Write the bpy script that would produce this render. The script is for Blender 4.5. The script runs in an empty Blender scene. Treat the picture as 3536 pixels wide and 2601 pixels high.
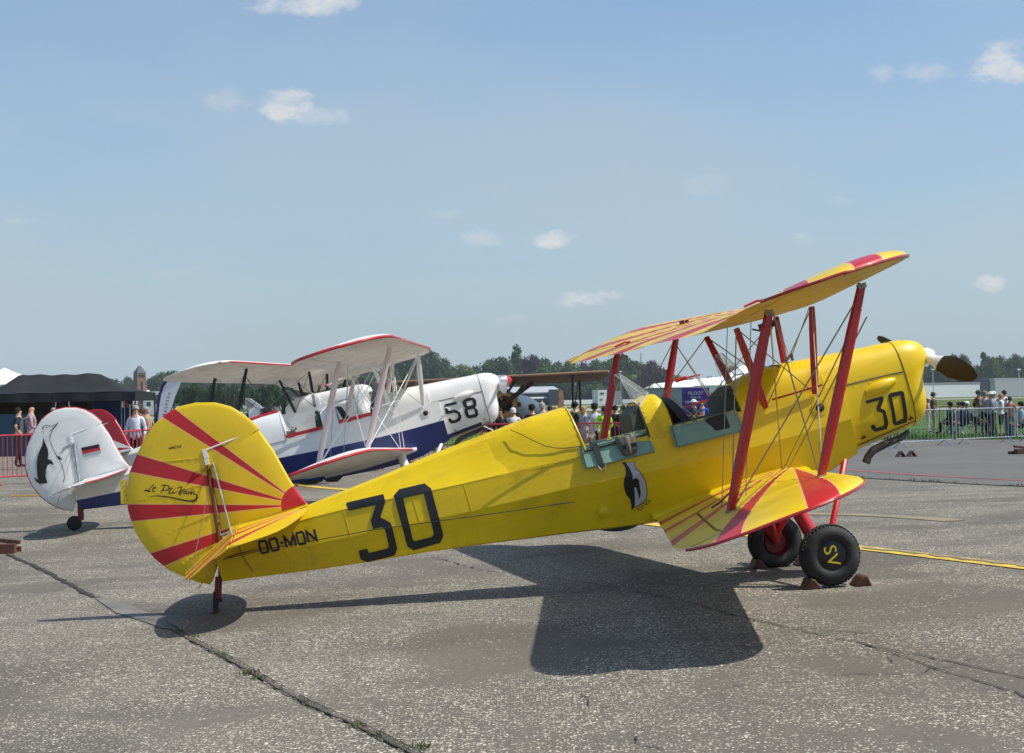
import bpy, bmesh, math, random
from math import sin, cos, pi, radians as R_, sqrt, atan2, tan
from mathutils import Matrix, Vector, noise as mnoise
random.seed(7)
SC = bpy.context.scene
COL = SC.collection

# ------------------------------------------------------------ camera (photo 3536 x 2601)
PW, PH, FPX = 3536.0, 2601.0, 5287.3
CH = 1.605                                   # eye height
TILT = R_(1.8)                               # cross fall of the near apron
_rl = R_(2.878)
_th = math.atan((1388.3 - PH/2)*cos(_rl)/FPX)
RT = Matrix.Rotation(-TILT, 3, 'Y')          # near apron frame -> world
_r0, _u0, _f0 = Vector((1,0,0)), Vector((0,-sin(_th),cos(_th))), Vector((0,cos(_th),sin(_th)))
_right = RT @ (cos(_rl)*_r0 - sin(_rl)*_u0)
_up = RT @ (sin(_rl)*_r0 + cos(_rl)*_u0)
_fw = RT @ _f0
cam = bpy.data.cameras.new('camera'); camo = bpy.data.objects.new('camera', cam); COL.objects.link(camo)
mw = Matrix.Identity(4)
for i in range(3):
    mw[i][0], mw[i][1], mw[i][2] = _right[i], _up[i], -_fw[i]
mw[2][3] = CH
camo.matrix_world = mw
cam.sensor_width = 36; cam.lens = FPX/PW*36; cam.clip_end = 6000; cam.clip_start = 0.1
SC.camera = camo

# ------------------------------------------------------------ light
SUN = Vector((0.635, -0.068, 1.0)).normalized()
sl = bpy.data.lights.new('sun', 'SUN'); sl.energy = 5.0; sl.angle = R_(0.53); sl.color = (1.0, 0.95, 0.87)
so = bpy.data.objects.new('sun', sl); COL.objects.link(so)
so.rotation_euler = SUN.to_track_quat('Z', 'Y').to_euler(); so.location = (20, 0, 40)
SC.view_settings.view_transform = 'Standard'; SC.view_settings.look = 'None'
SC.view_settings.exposure = 0.0; SC.view_settings.gamma = 1
SC.render.film_transparent = False

def ray(u, v):                               # photo pixel -> world direction
    return _fw + _right*((u-PW/2)/FPX) - _up*((v-PH/2)/FPX)
def at(u, v, Y):                             # world point on that sight line at distance Y
    d = ray(u, v); t = Y/d.y
    return Vector((t*d.x, Y, CH + t*d.z))
def gz(x, y):
    t = min(1, max(0, (y-14)/18)); w = 1 - t*t*(3-2*t)
    return 14*math.tanh(x/14)*tan(TILT)*w
def gnd(u, v):
    d = ray(u, v); z = 0
    for _ in range(40):
        t = (z-CH)/d.z; z = gz(t*d.x, t*d.y)
    return Vector((t*d.x, t*d.y, z))

# ------------------------------------------------------------ world
W = bpy.data.worlds.new('World'); SC.world = W; W.use_nodes = True
nt = W.node_tree; nt.nodes.clear()
def N(tree, typ, **kw):
    n = tree.nodes.new(typ)
    for k, v in kw.items():
        if k in n.inputs.keys() if isinstance(k, str) else False: n.inputs[k].default_value = v
        else: setattr(n, k, v)
    return n
def L(tree, a, b): tree.links.new(a, b)
def math_(tree, op, a, b=None, c=None, clamp=False):
    n = tree.nodes.new('ShaderNodeMath'); n.operation = op; n.use_clamp = clamp
    for i, v in enumerate((a, b, c)):
        if v is None: continue
        if isinstance(v, (int, float)): n.inputs[i].default_value = v
        else: tree.links.new(v, n.inputs[i])
    return n.outputs[0]
def mixc(tree, fac, a, b, mode='MIX'):
    n = tree.nodes.new('ShaderNodeMix'); n.data_type = 'RGBA'; n.blend_type = mode
    for sock, v in ((n.inputs[0], fac), (n.inputs[6], a), (n.inputs[7], b)):
        if isinstance(v, (int, float)): sock.default_value = v
        elif isinstance(v, tuple): sock.default_value = (*v[:3], 1)
        else: tree.links.new(v, sock)
    return n.outputs[2]
def ramp(tree, fac, stops, interp='LINEAR'):
    n = tree.nodes.new('ShaderNodeValToRGB'); cr = n.color_ramp; cr.interpolation = interp
    while len(cr.elements) < len(stops): cr.elements.new(0.5)
    for e, (p, c) in zip(cr.elements, stops):
        e.position = p; e.color = (*c, 1) if isinstance(c, tuple) else (c, c, c, 1)
    tree.links.new(fac, n.inputs[0]); return n.outputs[0]
def maprange(tree, v, a, b, c=0.0, d=1.0, smooth=True):
    n = tree.nodes.new('ShaderNodeMapRange'); n.interpolation_type = 'SMOOTHSTEP' if smooth else 'LINEAR'
    tree.links.new(v, n.inputs[0])
    for i, x in enumerate((a, b, c, d)): n.inputs[i+1].default_value = x
    return n.outputs[0]

sky = nt.nodes.new('ShaderNodeTexSky'); sky.sky_type = 'NISHITA'; sky.sun_disc = False
sky.sun_elevation = math.asin(SUN.z); sky.sun_rotation = atan2(SUN.x, SUN.y)
sky.air_density = 1.0; sky.dust_density = 1.6; sky.ozone_density = 1.5; sky.altitude = 0
tc = nt.nodes.new('ShaderNodeTexCoord'); gen = tc.outputs['Generated']
sep = nt.nodes.new('ShaderNodeSeparateXYZ'); L(nt, gen, sep.inputs[0])
elev = sep.outputs['Z']
# thin veil of high haze: thicker low down, streaky above
def wnoise(scale, det, sx=1, sy=1, sz=1, rough=.55):
    mp = nt.nodes.new('ShaderNodeMapping'); mp.inputs['Scale'].default_value = (sx, sy, sz); L(nt, gen, mp.inputs[0])
    n = nt.nodes.new('ShaderNodeTexNoise'); n.inputs['Scale'].default_value = scale
    n.inputs['Detail'].default_value = det; n.inputs['Roughness'].default_value = rough
    L(nt, mp.outputs[0], n.inputs['Vector']); return n.outputs['Fac']
SKYK = 9.0
veil_n = wnoise(3.0, 6, 1, 1, 3.0, .5)
veil = math_(nt, 'MULTIPLY', maprange(nt, veil_n, .30, .72), .36)
low = maprange(nt, elev, 0.36, -0.02, 0.10, 0.64)
vf = math_(nt, 'ADD', veil, low, clamp=True)
skyc = mixc(nt, 1.0, sky.outputs[0], (0.92, 1.12, 1.27), 'MULTIPLY')
base = mixc(nt, vf, skyc, (0.43*SKYK, 0.53*SKYK, 0.60*SKYK))
# small fair-weather clouds: (u, v, half width, half height, opacity) of the photo -> directions
clouds = [(1070,15,210,42,.9),(1000,360,95,62,.9),(780,345,80,60,.45),(1930,832,95,36,.95),(1665,825,80,34,.5),
  (2030,1032,120,36,.9),(3410,975,75,34,.85),(3470,215,120,85,.95),(3180,255,100,42,.6),(3050,250,50,40,.4),
  (2450,640,95,42,.28),(2770,830,45,24,.5),(1530,740,85,16,.18),(600,940,110,22,.15),(80,760,60,18,.14),(1100,400,110,36,.65),(1750,1100,60,22,.2),(2900,690,50,14,.1)]
edge = wnoise(46, 7, 1, 1, 1.6, .62)
yy = math_(nt, 'MAXIMUM', sep.outputs['Y'], .15)
cb = nt.nodes.new('ShaderNodeCombineXYZ'); L(nt, math_(nt, 'DIVIDE', sep.outputs['X'], yy), cb.inputs[0]); L(nt, math_(nt, 'DIVIDE', sep.outputs['Z'], yy), cb.inputs[1])
front = maprange(nt, sep.outputs['Y'], .3, .5)
en = math_(nt, 'MULTIPLY', math_(nt, 'SUBTRACT', edge, .5), 2.9)
acc = None
for lo, hi, top in ((.7, 2, .88), (.3, .7, .42), (0, .3, .17)):
    rmin = None
    for (u, v, a, b, op) in clouds:
        if not lo <= op < hi: continue
        d = ray(u, v); cx, cz = d.x/d.y, d.z/d.y; kx, kz = FPX/a, FPX/b
        n1 = nt.nodes.new('ShaderNodeVectorMath'); n1.operation = 'MULTIPLY_ADD'; L(nt, cb.outputs[0], n1.inputs[0])
        n1.inputs[1].default_value = (kx, kz, 0); n1.inputs[2].default_value = (-cx*kx, -cz*kz, 0)
        n2 = nt.nodes.new('ShaderNodeVectorMath'); n2.operation = 'LENGTH'; L(nt, n1.outputs[0], n2.inputs[0]); r = n2.outputs['Value']
        rmin = r if rmin is None else math_(nt, 'MINIMUM', rmin, r)
    r2 = math_(nt, 'MULTIPLY', rmin, rmin)
    val = math_(nt, 'ADD', math_(nt, 'MULTIPLY', math_(nt, 'SUBTRACT', 1.1, r2), .55), en)
    m = math_(nt, 'MULTIPLY', math_(nt, 'MULTIPLY', maprange(nt, val, -.12, .85), top), maprange(nt, r2, 2.3, .9))
    acc = m if acc is None else math_(nt, 'MAXIMUM', acc, m)
acc = math_(nt, 'MULTIPLY', acc, front)
shade = maprange(nt, wnoise(60, 4), .3, .7, 0, 1)
cloudc = mixc(nt, shade, (0.62*SKYK, 0.65*SKYK, 0.69*SKYK), (0.76*SKYK, 0.75*SKYK, 0.735*SKYK))
col = mixc(nt, math_(nt, 'MULTIPLY', acc, .9), base, cloudc)
bg = nt.nodes.new('ShaderNodeBackground'); bg.inputs['Strength'].default_value = 0.118
L(nt, col, bg.inputs[0]); wo = nt.nodes.new('ShaderNodeOutputWorld'); L(nt, bg.outputs[0], wo.inputs[0])

# ------------------------------------------------------------ materials
def mat(name, color, rough=.5, metal=0.0, var=0.06, vscale=3.0, bump=0.0, bscale=40.0, coat=0.0, alpha=1.0, spec=.5, trans=0.0, dirt=None):
    m = bpy.data.materials.new(name); m.use_nodes = True; t = m.node_tree
    b = t.nodes['Principled BSDF']
    tc = t.nodes.new('ShaderNodeTexCoord'); n = t.nodes.new('ShaderNodeTexNoise')
    n.inputs['Scale'].default_value = vscale; n.inputs['Detail'].default_value = 5
    L(t, tc.outputs['Object'], n.inputs['Vector'])
    c0 = tuple(max(0, c*(1-var*1.5)) for c in color); c1 = tuple(min(1, c*(1+var)) for c in color)
    cc = ramp(t, n.outputs['Fac'], [(0.3, c0), (0.7, c1)])
    if dirt:
        n2 = t.nodes.new('ShaderNodeTexNoise'); n2.inputs['Scale'].default_value = dirt[1]; n2.inputs['Detail'].default_value = 8; n2.inputs['Roughness'].default_value = .7
        L(t, tc.outputs['Object'], n2.inputs['Vector'])
        cc = mixc(t, maprange(t, n2.outputs['Fac'], .52, .72, 0, dirt[2]), cc, dirt[0])
    L(t, cc, b.inputs['Base Color'])
    L(t, maprange(t, n.outputs['Fac'], .3, .7, max(.02, rough-.06), min(1, rough+.08)), b.inputs['Roughness'])
    b.inputs['Metallic'].default_value = metal; b.inputs['Coat Weight'].default_value = coat
    b.inputs['Specular IOR Level'].default_value = spec; b.inputs['Alpha'].default_value = alpha
    b.inputs['Transmission Weight'].default_value = trans
    if bump:
        n3 = t.nodes.new('ShaderNodeTexNoise'); n3.inputs['Scale'].default_value = bscale; n3.inputs['Detail'].default_value = 4
        L(t, tc.outputs['Object'], n3.inputs['Vector'])
        bp = t.nodes.new('ShaderNodeBump'); bp.inputs['Strength'].default_value = bump; bp.inputs['Distance'].default_value = .01
        L(t, n3.outputs['Fac'], bp.inputs['Height']); L(t, bp.outputs[0], b.inputs['Normal'])
    return m
def ray_mat(name, cy, cr, cx, ivs, line=(.8,.45,.2), rough=.42, topred=None):
    """dope paint with a sunburst: red wedges fanning out from (cx, 0) of the aircraft plan"""
    m = mat(name, cy, rough, var=.07, vscale=2.2, bump=.12, bscale=7, coat=.15, dirt=((.30,.24,.06), 5, .22)); t = m.node_tree; b = t.nodes['Principled BSDF']
    base = b.inputs['Base Color'].links[0].from_socket
    tc = t.nodes.new('ShaderNodeTexCoord'); s = t.nodes.new('ShaderNodeSeparateXYZ'); L(t, tc.outputs['Object'], s.inputs[0])
    ay = math_(t, 'ABSOLUTE', s.outputs['Y'])
    ang = math_(t, 'ARCTAN2', math_(t, 'SUBTRACT', cx[0], s.outputs['X']), math_(t, 'SUBTRACT', ay, cx[1]))
    red = None; ln = None
    dx_ = math_(t, 'SUBTRACT', cx[0], s.outputs['X']); dy_ = math_(t, 'SUBTRACT', ay, cx[1])
    rad = math_(t, 'SQRT', math_(t, 'ADD', math_(t, 'MULTIPLY', dx_, dx_), math_(t, 'MULTIPLY', dy_, dy_)))
    for a0, a1 in ivs:
        c, h = R_((a0+a1)/2), R_((a1-a0)/2)
        d = math_(t, 'ABSOLUTE', math_(t, 'SUBTRACT', ang, c))
        r = math_(t, 'LESS_THAN', d, h)
        l = math_(t, 'LESS_THAN', math_(t, 'MULTIPLY', math_(t, 'ABSOLUTE', math_(t, 'SUBTRACT', d, h)), rad), .006)
        red = r if red is None else math_(t, 'MAXIMUM', red, r)
        ln = l if ln is None else math_(t, 'MAXIMUM', ln, l)
    if topred:
        d2 = math_(t, 'ADD', math_(t, 'POWER', math_(t, 'SUBTRACT', s.outputs['X'], topred[0]), 2), math_(t, 'POWER', ay, 2))
        red = math_(t, 'MAXIMUM', red, math_(t, 'LESS_THAN', d2, topred[1]**2))
    c = mixc(t, red, base, cr); c = mixc(t, math_(t, 'MULTIPLY', ln, .85), c, line)
    L(t, c, b.inputs['Base Color']); return m
def glass_mat(name, tint=(.75,.8,.85), alpha=.10):
    m = bpy.data.materials.new(name); m.use_nodes = True; t = m.node_tree; t.nodes.clear()
    tr = t.nodes.new('ShaderNodeBsdfTransparent'); tr.inputs[0].default_value = (.9,.93,.95,1)
    gl = t.nodes.new('ShaderNodeBsdfGlossy'); gl.inputs['Roughness'].default_value = .06
    df = t.nodes.new('ShaderNodeBsdfDiffuse'); df.inputs[0].default_value = (*tint,1)
    lw = t.nodes.new('ShaderNodeLayerWeight'); lw.inputs[0].default_value = .5; frf = math_(t, 'ADD', math_(t, 'MULTIPLY', math_(t, 'POWER', lw.outputs['Facing'], 4.0), .5), .04)
    m1 = t.nodes.new('ShaderNodeMixShader'); m1.inputs[0].default_value = alpha
    L(t, tr.outputs[0], m1.inputs[1]); L(t, df.outputs[0], m1.inputs[2])
    m2 = t.nodes.new('ShaderNodeMixShader'); L(t, frf, m2.inputs[0]); L(t, m1.outputs[0], m2.inputs[1]); L(t, gl.outputs[0], m2.inputs[2])
    o = t.nodes.new('ShaderNodeOutputMaterial'); L(t, m2.outputs[0], o.inputs[0]); return m

YEL=(0.745,0.51,0.002); RED=(.52,.012,.018)
MT = {}
def mk(name, *a, **k): MT[name] = mat(name, *a, **k); return MT[name]
mk('yellow', YEL, .36, var=.07, vscale=1.8, bump=.06, bscale=12, coat=.10, spec=.35, dirt=((.40,.27,.01), 2.2, .55))
def streaks(name, c, amt, sc=(1, 7, 7), s=2.6):
    t = MT[name].node_tree; b = t.nodes['Principled BSDF']; base = b.inputs['Base Color'].links[0].from_socket
    tc = t.nodes.new('ShaderNodeTexCoord'); mp = t.nodes.new('ShaderNodeMapping'); mp.inputs['Scale'].default_value = sc; L(t, tc.outputs['Object'], mp.inputs[0])
    n = t.nodes.new('ShaderNodeTexNoise'); n.inputs['Scale'].default_value = s; n.inputs['Detail'].default_value = 7; n.inputs['Roughness'].default_value = .65; L(t, mp.outputs[0], n.inputs['Vector'])
    L(t, mixc(t, maprange(t, n.outputs['Fac'], .48, .72, 0, amt), base, c), b.inputs['Base Color'])
streaks('yellow', (.40,.26,.02), .22)
mk('yellow_bare', (.72,.50,.01), .28, var=.04, coat=.4)
mk('cream_under', (.62,.44,.075), .5, var=.14, vscale=4, bump=.15, bscale=9, dirt=((.24,.15,.04), 5, .85))
mk('red_strut', (.36,.006,.010), .28, var=.08, coat=.4)
mk('red', RED, .35, var=.06, coat=.25)
mk('black_paint', (.010,.011,.012), .42, var=.2)
mk('black', (.014,.014,.016), .6, var=.2)
mk('rubber', (.018,.018,.019), .72, var=.25, vscale=9, bump=.2, bscale=60, dirt=((.095,.088,.072), 5, .8))
mk('white_paint', (.80,.79,.76), .32, var=.04, coat=.3)
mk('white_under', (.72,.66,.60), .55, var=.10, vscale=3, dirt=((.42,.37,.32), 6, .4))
mk('blue_paint', (.014,.028,.16), .35, var=.1, coat=.3)
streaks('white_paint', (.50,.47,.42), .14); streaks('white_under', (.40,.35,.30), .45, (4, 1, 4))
mk('pink_strut', (.70,.58,.58), .4, var=.06)
mk('grey_green', (.19,.33,.27), .45, var=.12, vscale=6, dirt=((.10,.17,.13), 8, .35))
mk('interior', (.035,.05,.035), .7, var=.2)
mk('leather', (.13,.12,.10), .6, var=.35, vscale=14, bump=.4, bscale=30)
mk('steel', (.42,.41,.38), .35, metal=.9, var=.15)
mk('wire_steel', (.30,.28,.22), .45, metal=.6, var=.2)
mk('exhaust', (.06,.048,.045), .5, metal=.5, var=.35, vscale=12)
mk('wood_brown', (.060,.036,.014), .55, var=.25, vscale=6, spec=.15)
mk('rust_brown', (.10,.035,.022), .6, var=.35, vscale=9)
mk('chock_yellow', (.75,.42,.02), .5)
mk('white_plain', (.78,.78,.77), .55, var=.05)
mk('galv', (.50,.52,.54), .38, metal=.7, var=.2, vscale=8)
mk('pipe_blue', (.10,.28,.55), .5)
mk('skin', (.48,.26,.17), .5, var=.08)
mk('concrete_grey', (.30,.30,.29), .8, var=.12)
mk('amber_post', (.16,.05,.008), .4, var=.2)
mk('dark_red', (.16,.008,.010), .5, var=.2)
mk('windscreen_frame', (.55,.55,.53), .4, metal=.4)
mk('deep_red', (.20,.006,.010), .45)
MT['glass'] = glass_mat('clear_acrylic')

# ------------------------------------------------------------ mesh helpers
class MB:
    def __init__(s): s.v = []; s.f = []; s.m = []
    def add(s, vs, fs, mi=0):
        o = len(s.v); s.v += [tuple(v) for v in vs]; s.f += [tuple(i+o for i in f) for f in fs]
        s.m += [mi]*len(fs) if isinstance(mi, int) else list(mi)
    def box(s, c, d, rot=None, mi=0):
        c = Vector(c); pts = []
        for x in (-.5,.5):
            for y in (-.5,.5):
                for z in (-.5,.5):
                    p = Vector((x*d[0], y*d[1], z*d[2]))
                    if rot is not None: p = rot @ p
                    pts.append(c+p)
        s.add(pts, [(0,1,3,2),(4,6,7,5),(0,4,5,1),(2,3,7,6),(0,2,6,4),(1,5,7,3)], mi)
    def tube(s, pts, r, n=8, mi=0, cap=True):
        pts = [Vector(p) for p in pts]; rr = r if isinstance(r, (list, tuple)) else [r]*len(pts)
        rings = []; a0 = None
        for i, p in enumerate(pts):
            d = (pts[min(i+1, len(pts)-1)] - pts[max(i-1, 0)]).normalized()
            if a0 is None:
                a0 = d.orthogonal().normalized()
            a0 = (a0 - d*a0.dot(d)).normalized(); b = d.cross(a0)
            rings.append([p + (a0*cos(2*pi*k/n) + b*sin(2*pi*k/n))*rr[i] for k in range(n)])
        s.loft(rings, cap, mi)
    def loft(s, rings, cap=True, mi=0, closed=True):
        n = len(rings[0]); vs = [v for r in rings for v in r]; fs = []
        for i in range(len(rings)-1):
            for k in range(n if closed else n-1):
                k2 = (k+1) % n
                fs.append((i*n+k, i*n+k2, (i+1)*n+k2, (i+1)*n+k))
        if cap:
            fs.append(tuple(range(n))[::-1]); fs.append(tuple((len(rings)-1)*n+k for k in range(n)))
        s.add(vs, fs, mi)
    def strut(s, p, q, chord, thick, fwd=(1,0,0), mi=0, n=10, taper=1.0):
        """streamlined strut, long axis of its section along fwd"""
        p, q = Vector(p), Vector(q); d = (q-p).normalized(); f = Vector(fwd); f = (f - d*f.dot(d)).normalized(); g = d.cross(f)
        rings = []
        for j in range(5):
            t = j/4; c = p.lerp(q, t); k = 1 if 0 < j < 4 else taper
            rings.append([c + f*(cos(2*pi*i/n)*chord/2*k) + g*(sin(2*pi*i/n)*thick/2*k) for i in range(n)])
        s.loft(rings, True, mi)
    def lathe(s, prof, axis_o, axis, n=32, mi=0, mfun=None):
        """prof: list of (along, radius)"""
        ax = Vector(axis).normalized(); a = ax.orthogonal().normalized(); b = ax.cross(a); o = Vector(axis_o)
        rings = [[o + ax*h + (a*cos(2*pi*k/n) + b*sin(2*pi*k/n))*max(r, 1e-4) for k in range(n)] for h, r in prof]
        s.loft(rings, False, mi)
    def build(s, name, mats, parent=None, smooth=True, loc=None, ang=35):
        me = bpy.data.meshes.new(name); me.from_pydata(s.v, [], s.f)
        if not isinstance(mats, (list, tuple)): mats = [mats]
        for m in mats: me.materials.append(MT[m] if isinstance(m, str) else m)
        for p, i in zip(me.polygons, s.m): p.material_index = i
        bm = bmesh.new(); bm.from_mesh(me)
        bmesh.ops.recalc_face_normals(bm, faces=bm.faces); bm.to_mesh(me); bm.free()
        if smooth:
            me.polygons.foreach_set('use_smooth', [True]*len(me.polygons))
            try: me.set_sharp_from_angle(angle=R_(ang))
            except Exception: pass
        o = bpy.data.objects.new(name, me); COL.objects.link(o)
        if parent: o.parent = parent
        if loc is not None: o.location = loc
        return o
def tag(o, label=None, cat=None, group=None, kind=None):
    if label: o['label'] = label
    if cat: o['category'] = cat
    if group: o['group'] = group
    if kind: o['kind'] = kind
    return o
def thing(name, loc, label, cat, group=None, rz=0.0):
    o = bpy.data.objects.new(name, None); o.empty_display_size = .2; COL.objects.link(o)
    o.location = loc; o.rotation_euler = (0, 0, rz); return tag(o, label, cat, group)
def copy_tree(o, parent=None):
    c = o.copy(); COL.objects.link(c)
    if parent: c.parent = parent
    for ch in [x for x in o.children]: copy_tree(ch, c)
    return c
def flat_mesh(name, loops, text=None, size=1.0, shear=0.0):
    """2D outlines (with holes) or text -> triangulated mesh data in x,y"""
    if text is not None:
        cu = bpy.data.curves.new(name, 'FONT'); cu.body = text; cu.size = size; cu.shear = shear; cu.align_x = 'CENTER'; cu.resolution_u = 3
    else:
        cu = bpy.data.curves.new(name, 'CURVE'); cu.dimensions = '2D'; cu.fill_mode = 'BOTH'
        for lp in loops:
            sp = cu.splines.new('POLY'); sp.points.add(len(lp)-1)
            for p, q in zip(sp.points, lp): p.co = (q[0], q[1], 0, 1)
            sp.use_cyclic_u = True
    ob = bpy.data.objects.new(name, cu); COL.objects.link(ob)
    me = bpy.data.meshes.new_from_object(ob); bpy.data.objects.remove(ob); bpy.data.curves.remove(cu)
    return me
def conform(name, me, fn, material, parent, cut=.05, loc=None, cutx=True):
    """slice a flat 2D mesh finely and lay every vertex on a surface with fn(x, y) -> (x, y, z)"""
    bm = bmesh.new(); bm.from_mesh(me); bpy.data.meshes.remove(me)
    xs = [v.co.x for v in bm.verts]; ys = [v.co.y for v in bm.verts]
    if cut:
        for ax, lst in ((1, ys), (0, xs)):
            if ax == 0 and not cutx: continue
            a = min(lst)+cut/2
            while a < max(lst):
                pco = Vector((0,0,0)); pco[ax] = a; no = Vector((0,0,0)); no[ax] = 1
                bmesh.ops.bisect_plane(bm, geom=bm.verts[:]+bm.edges[:]+bm.faces[:], plane_co=pco, plane_no=no); a += cut
    for v in bm.verts: v.co = fn(v.co.x, v.co.y)
    m2 = bpy.data.meshes.new(name); bm.to_mesh(m2); bm.free(); m2.materials.append(MT[material] if isinstance(material, str) else material)
    o = bpy.data.objects.new(name, m2); COL.objects.link(o)
    if parent: o.parent = parent
    if loc is not None: o.location = loc
    return o
def ribbon(pts, w):
    """calligraphic stroke outline: pts list, w list or number -> closed loop"""
    n = len(pts); a = []; b = []
    ww = w if isinstance(w, (list, tuple)) else [w]*n
    for i, p in enumerate(pts):
        q0 = pts[max(i-1,0)]; q1 = pts[min(i+1,n-1)]; dx, dy = q1[0]-q0[0], q1[1]-q0[1]; l = math.hypot(dx, dy) or 1
        nx, ny = -dy/l*ww[i]/2, dx/l*ww[i]/2
        a.append((p[0]+nx, p[1]+ny)); b.append((p[0]-nx, p[1]-ny))
    return a + b[::-1]

# ============================================================ BIPLANES
def lerp_tab(tab, x):
    if x <= tab[0][0]: return tab[0][1]
    for (a, va), (b, vb) in zip(tab, tab[1:]):
        if x <= b:
            t = (x-a)/(b-a); return va + (vb-va)*t
    return tab[-1][1]
# side profile tables of the fuselage (aircraft frame: x forward, y left, z up, origin at the wheel axle)
Z_SILL = [(-4.75,1.44),(-3.9,1.43),(-3.37,1.412),(-2.86,1.365),(-2.27,1.331),(-1.65,1.300),(-.85,1.304),(.1,1.26),(.7,1.235)]
Z_WAIST = [(-4.75,1.27),(-3.9,1.21),(-2.88,1.131),(-2.4,1.10),(-1.81,1.072),(-1.15,1.015),(-.33,.965),(.3,.955),(.7,.955)]
Z_BOT = [(-4.75,1.13),(-4.44,1.082),(-3.755,.971),(-2.98,.88),(-2.09,.741),(-1.34,.615),(-1.0,.57),(-.4,.52),(.15,.525),(.35,.585),(.64,.66)]
Y_SILL = [(-4.75,.030),(-3.9,.115),(-3.0,.205),(-2.3,.275),(-1.6,.335),(-.9,.355),(-.2,.355),(.7,.335)]
Z_TOP = [(-4.75,1.475),(-3.889,1.528),(-3.19,1.595),(-2.78,1.645),(-2.25,1.689),(-1.97,1.706),(-1.60,1.706)]
def side_pts(x):
    ys = lerp_tab(Y_SILL, x)
    return [(ys, lerp_tab(Z_SILL, x)), (ys*1.07+.008, lerp_tab(Z_WAIST, x)), (ys*.90, lerp_tab(Z_BOT, x)+.012), (ys*.84, lerp_tab(Z_BOT, x))]
def side_y(x, z):
    p = side_pts(x)
    if z >= p[0][1]:
        y1, z1 = p[0][0]*.62, lerp_tab([(-4.6,1.475),(-3.9,1.49),(-2.2,1.475),(-1.6,1.50)], x)
        t = min(1, (z-p[0][1])/max(.01, z1-p[0][1])); return p[0][0]*(1-t) + y1*t
    for (ya, za), (yb, zb) in zip(p, p[1:]):
        if z >= zb: return yb + (ya-yb)*(z-zb)/max(1e-6, za-zb)
    return p[-1][0]
TE_EXT = 0.0
X_F = lambda y: .515 - (abs(y)-.535)*.1575          # front spar of the upper wing
def wing_geo(up):
    if up:
        le = lambda y: .70 - .1575*max(0, abs(y)-.5)
        te = lambda y: -.385 - TE_EXT - .155*max(0, abs(y)-.5) + .06*max(0, 1-abs(y)/.5)
        zl = lambda y: 1.985 + (.030 if y < 0 else .056)*max(0, abs(y)-.3); zt = lambda y: 1.99 + (.020 if y < 0 else .028)*max(0, abs(y)-.3); tip = 4.24
    else:
        le = lambda y: .085 - .1575*(abs(y)-.42)
        te = lambda y: -1.20 - .1575*(abs(y)-.42)
        zl = lambda y: .665 + .050*(abs(y)-.42); zt = lambda y: .640 + .036*(abs(y)-.42); tip = 4.02
    return le, te, zl, zt, tip
def airfoil_z(s, th, under=.28):
    """s 0..1 from leading to trailing edge -> upper, lower heights for thickness th"""
    k = 2.6*sqrt(max(0, s))*(1-s)*(1-.35*s) + .0
    return th*min(1.0, k)*.74, -th*min(1.0, k)*under
def wing_pt(up, y, s, surf, extra=0.0):
    le, te, zl, zt, tip = wing_geo(up)
    L0, T0 = le(y), te(y); a = abs(y); r0 = tip-.75
    if a > r0:
        t = min(1, (a-r0)/.75)
        L0 -= (.54 if up else .46)*(1-sqrt(max(0, 1-t**2.3))); T0 += (.40 if y < 0 else .20)*(1-sqrt(max(0, 1-t**2.4)))
        th = .125*sqrt(max(.02, 1-t**2.2))
    else: th = .125
    x = L0 + (T0-L0)*s; S = (le(y)-x)/(le(y)-te(y))
    z = zl(y) + (zt(y)-zl(y))*S
    u, l = airfoil_z(s, th*(1+extra)); return Vector((x, y, z + (u if surf > 0 else l)))
def wing_panel(up, y0, y1, s0, s1, ns=None, droop=0.0, ribs=True):
    """closed panel between two spanwise and two chordwise limits; ribs stand slightly proud of the fabric"""
    m = MB(); n = ns or max(2, int(abs(y1-y0)/.085)); ys = []
    for i in range(n+1):
        t = i/n; ys.append(y0 + (y1-y0)*t)
    tip = wing_geo(up)[4]
    ss = [s0 + (s1-s0)*(.5-.5*cos(pi*k/12)) if s0 < .05 else s0+(s1-s0)*k/6 for k in range(13 if s0 < .05 else 7)]
    rings = []
    for i, y in enumerate(ys):
        ex = 0 if (i % 3 == 0 or not ribs) else -.055
        topr = [wing_pt(up, y, s, 1, ex if .06 < s < .97 else 0) for s in ss]; botr = [wing_pt(up, y, s, -1, ex*1.5 if .06 < s < .97 else 0) for s in ss]
        if droop:
            h = (topr[0]+botr[0])/2
            for v in topr+botr: v.z -= (h.x - v.x)*tan(droop)
        rings.append(topr + botr[::-1][(1 if s1 > .999 else 0):(len(botr)-1 if s0 < .001 else len(botr))])
    k = len(ss); nr = len(rings[0])
    vs = [v for r in rings for v in r]; fs = []; mi = []
    for i in range(len(rings)-1):
        for j in range(nr):
            j2 = (j+1) % nr; fs.append((i*nr+j, i*nr+j2, (i+1)*nr+j2, (i+1)*nr+j)); mi.append(0 if j < k-1 else 1)
    fs += [tuple(range(nr)), tuple((len(rings)-1)*nr+j for j in range(nr))[::-1]]; mi += [0, 0]
    m.add(vs, fs, mi); return m
def tailplane_pt(s, y, x, surf, zz):
    return Vector((x, y, zz + surf))

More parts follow.
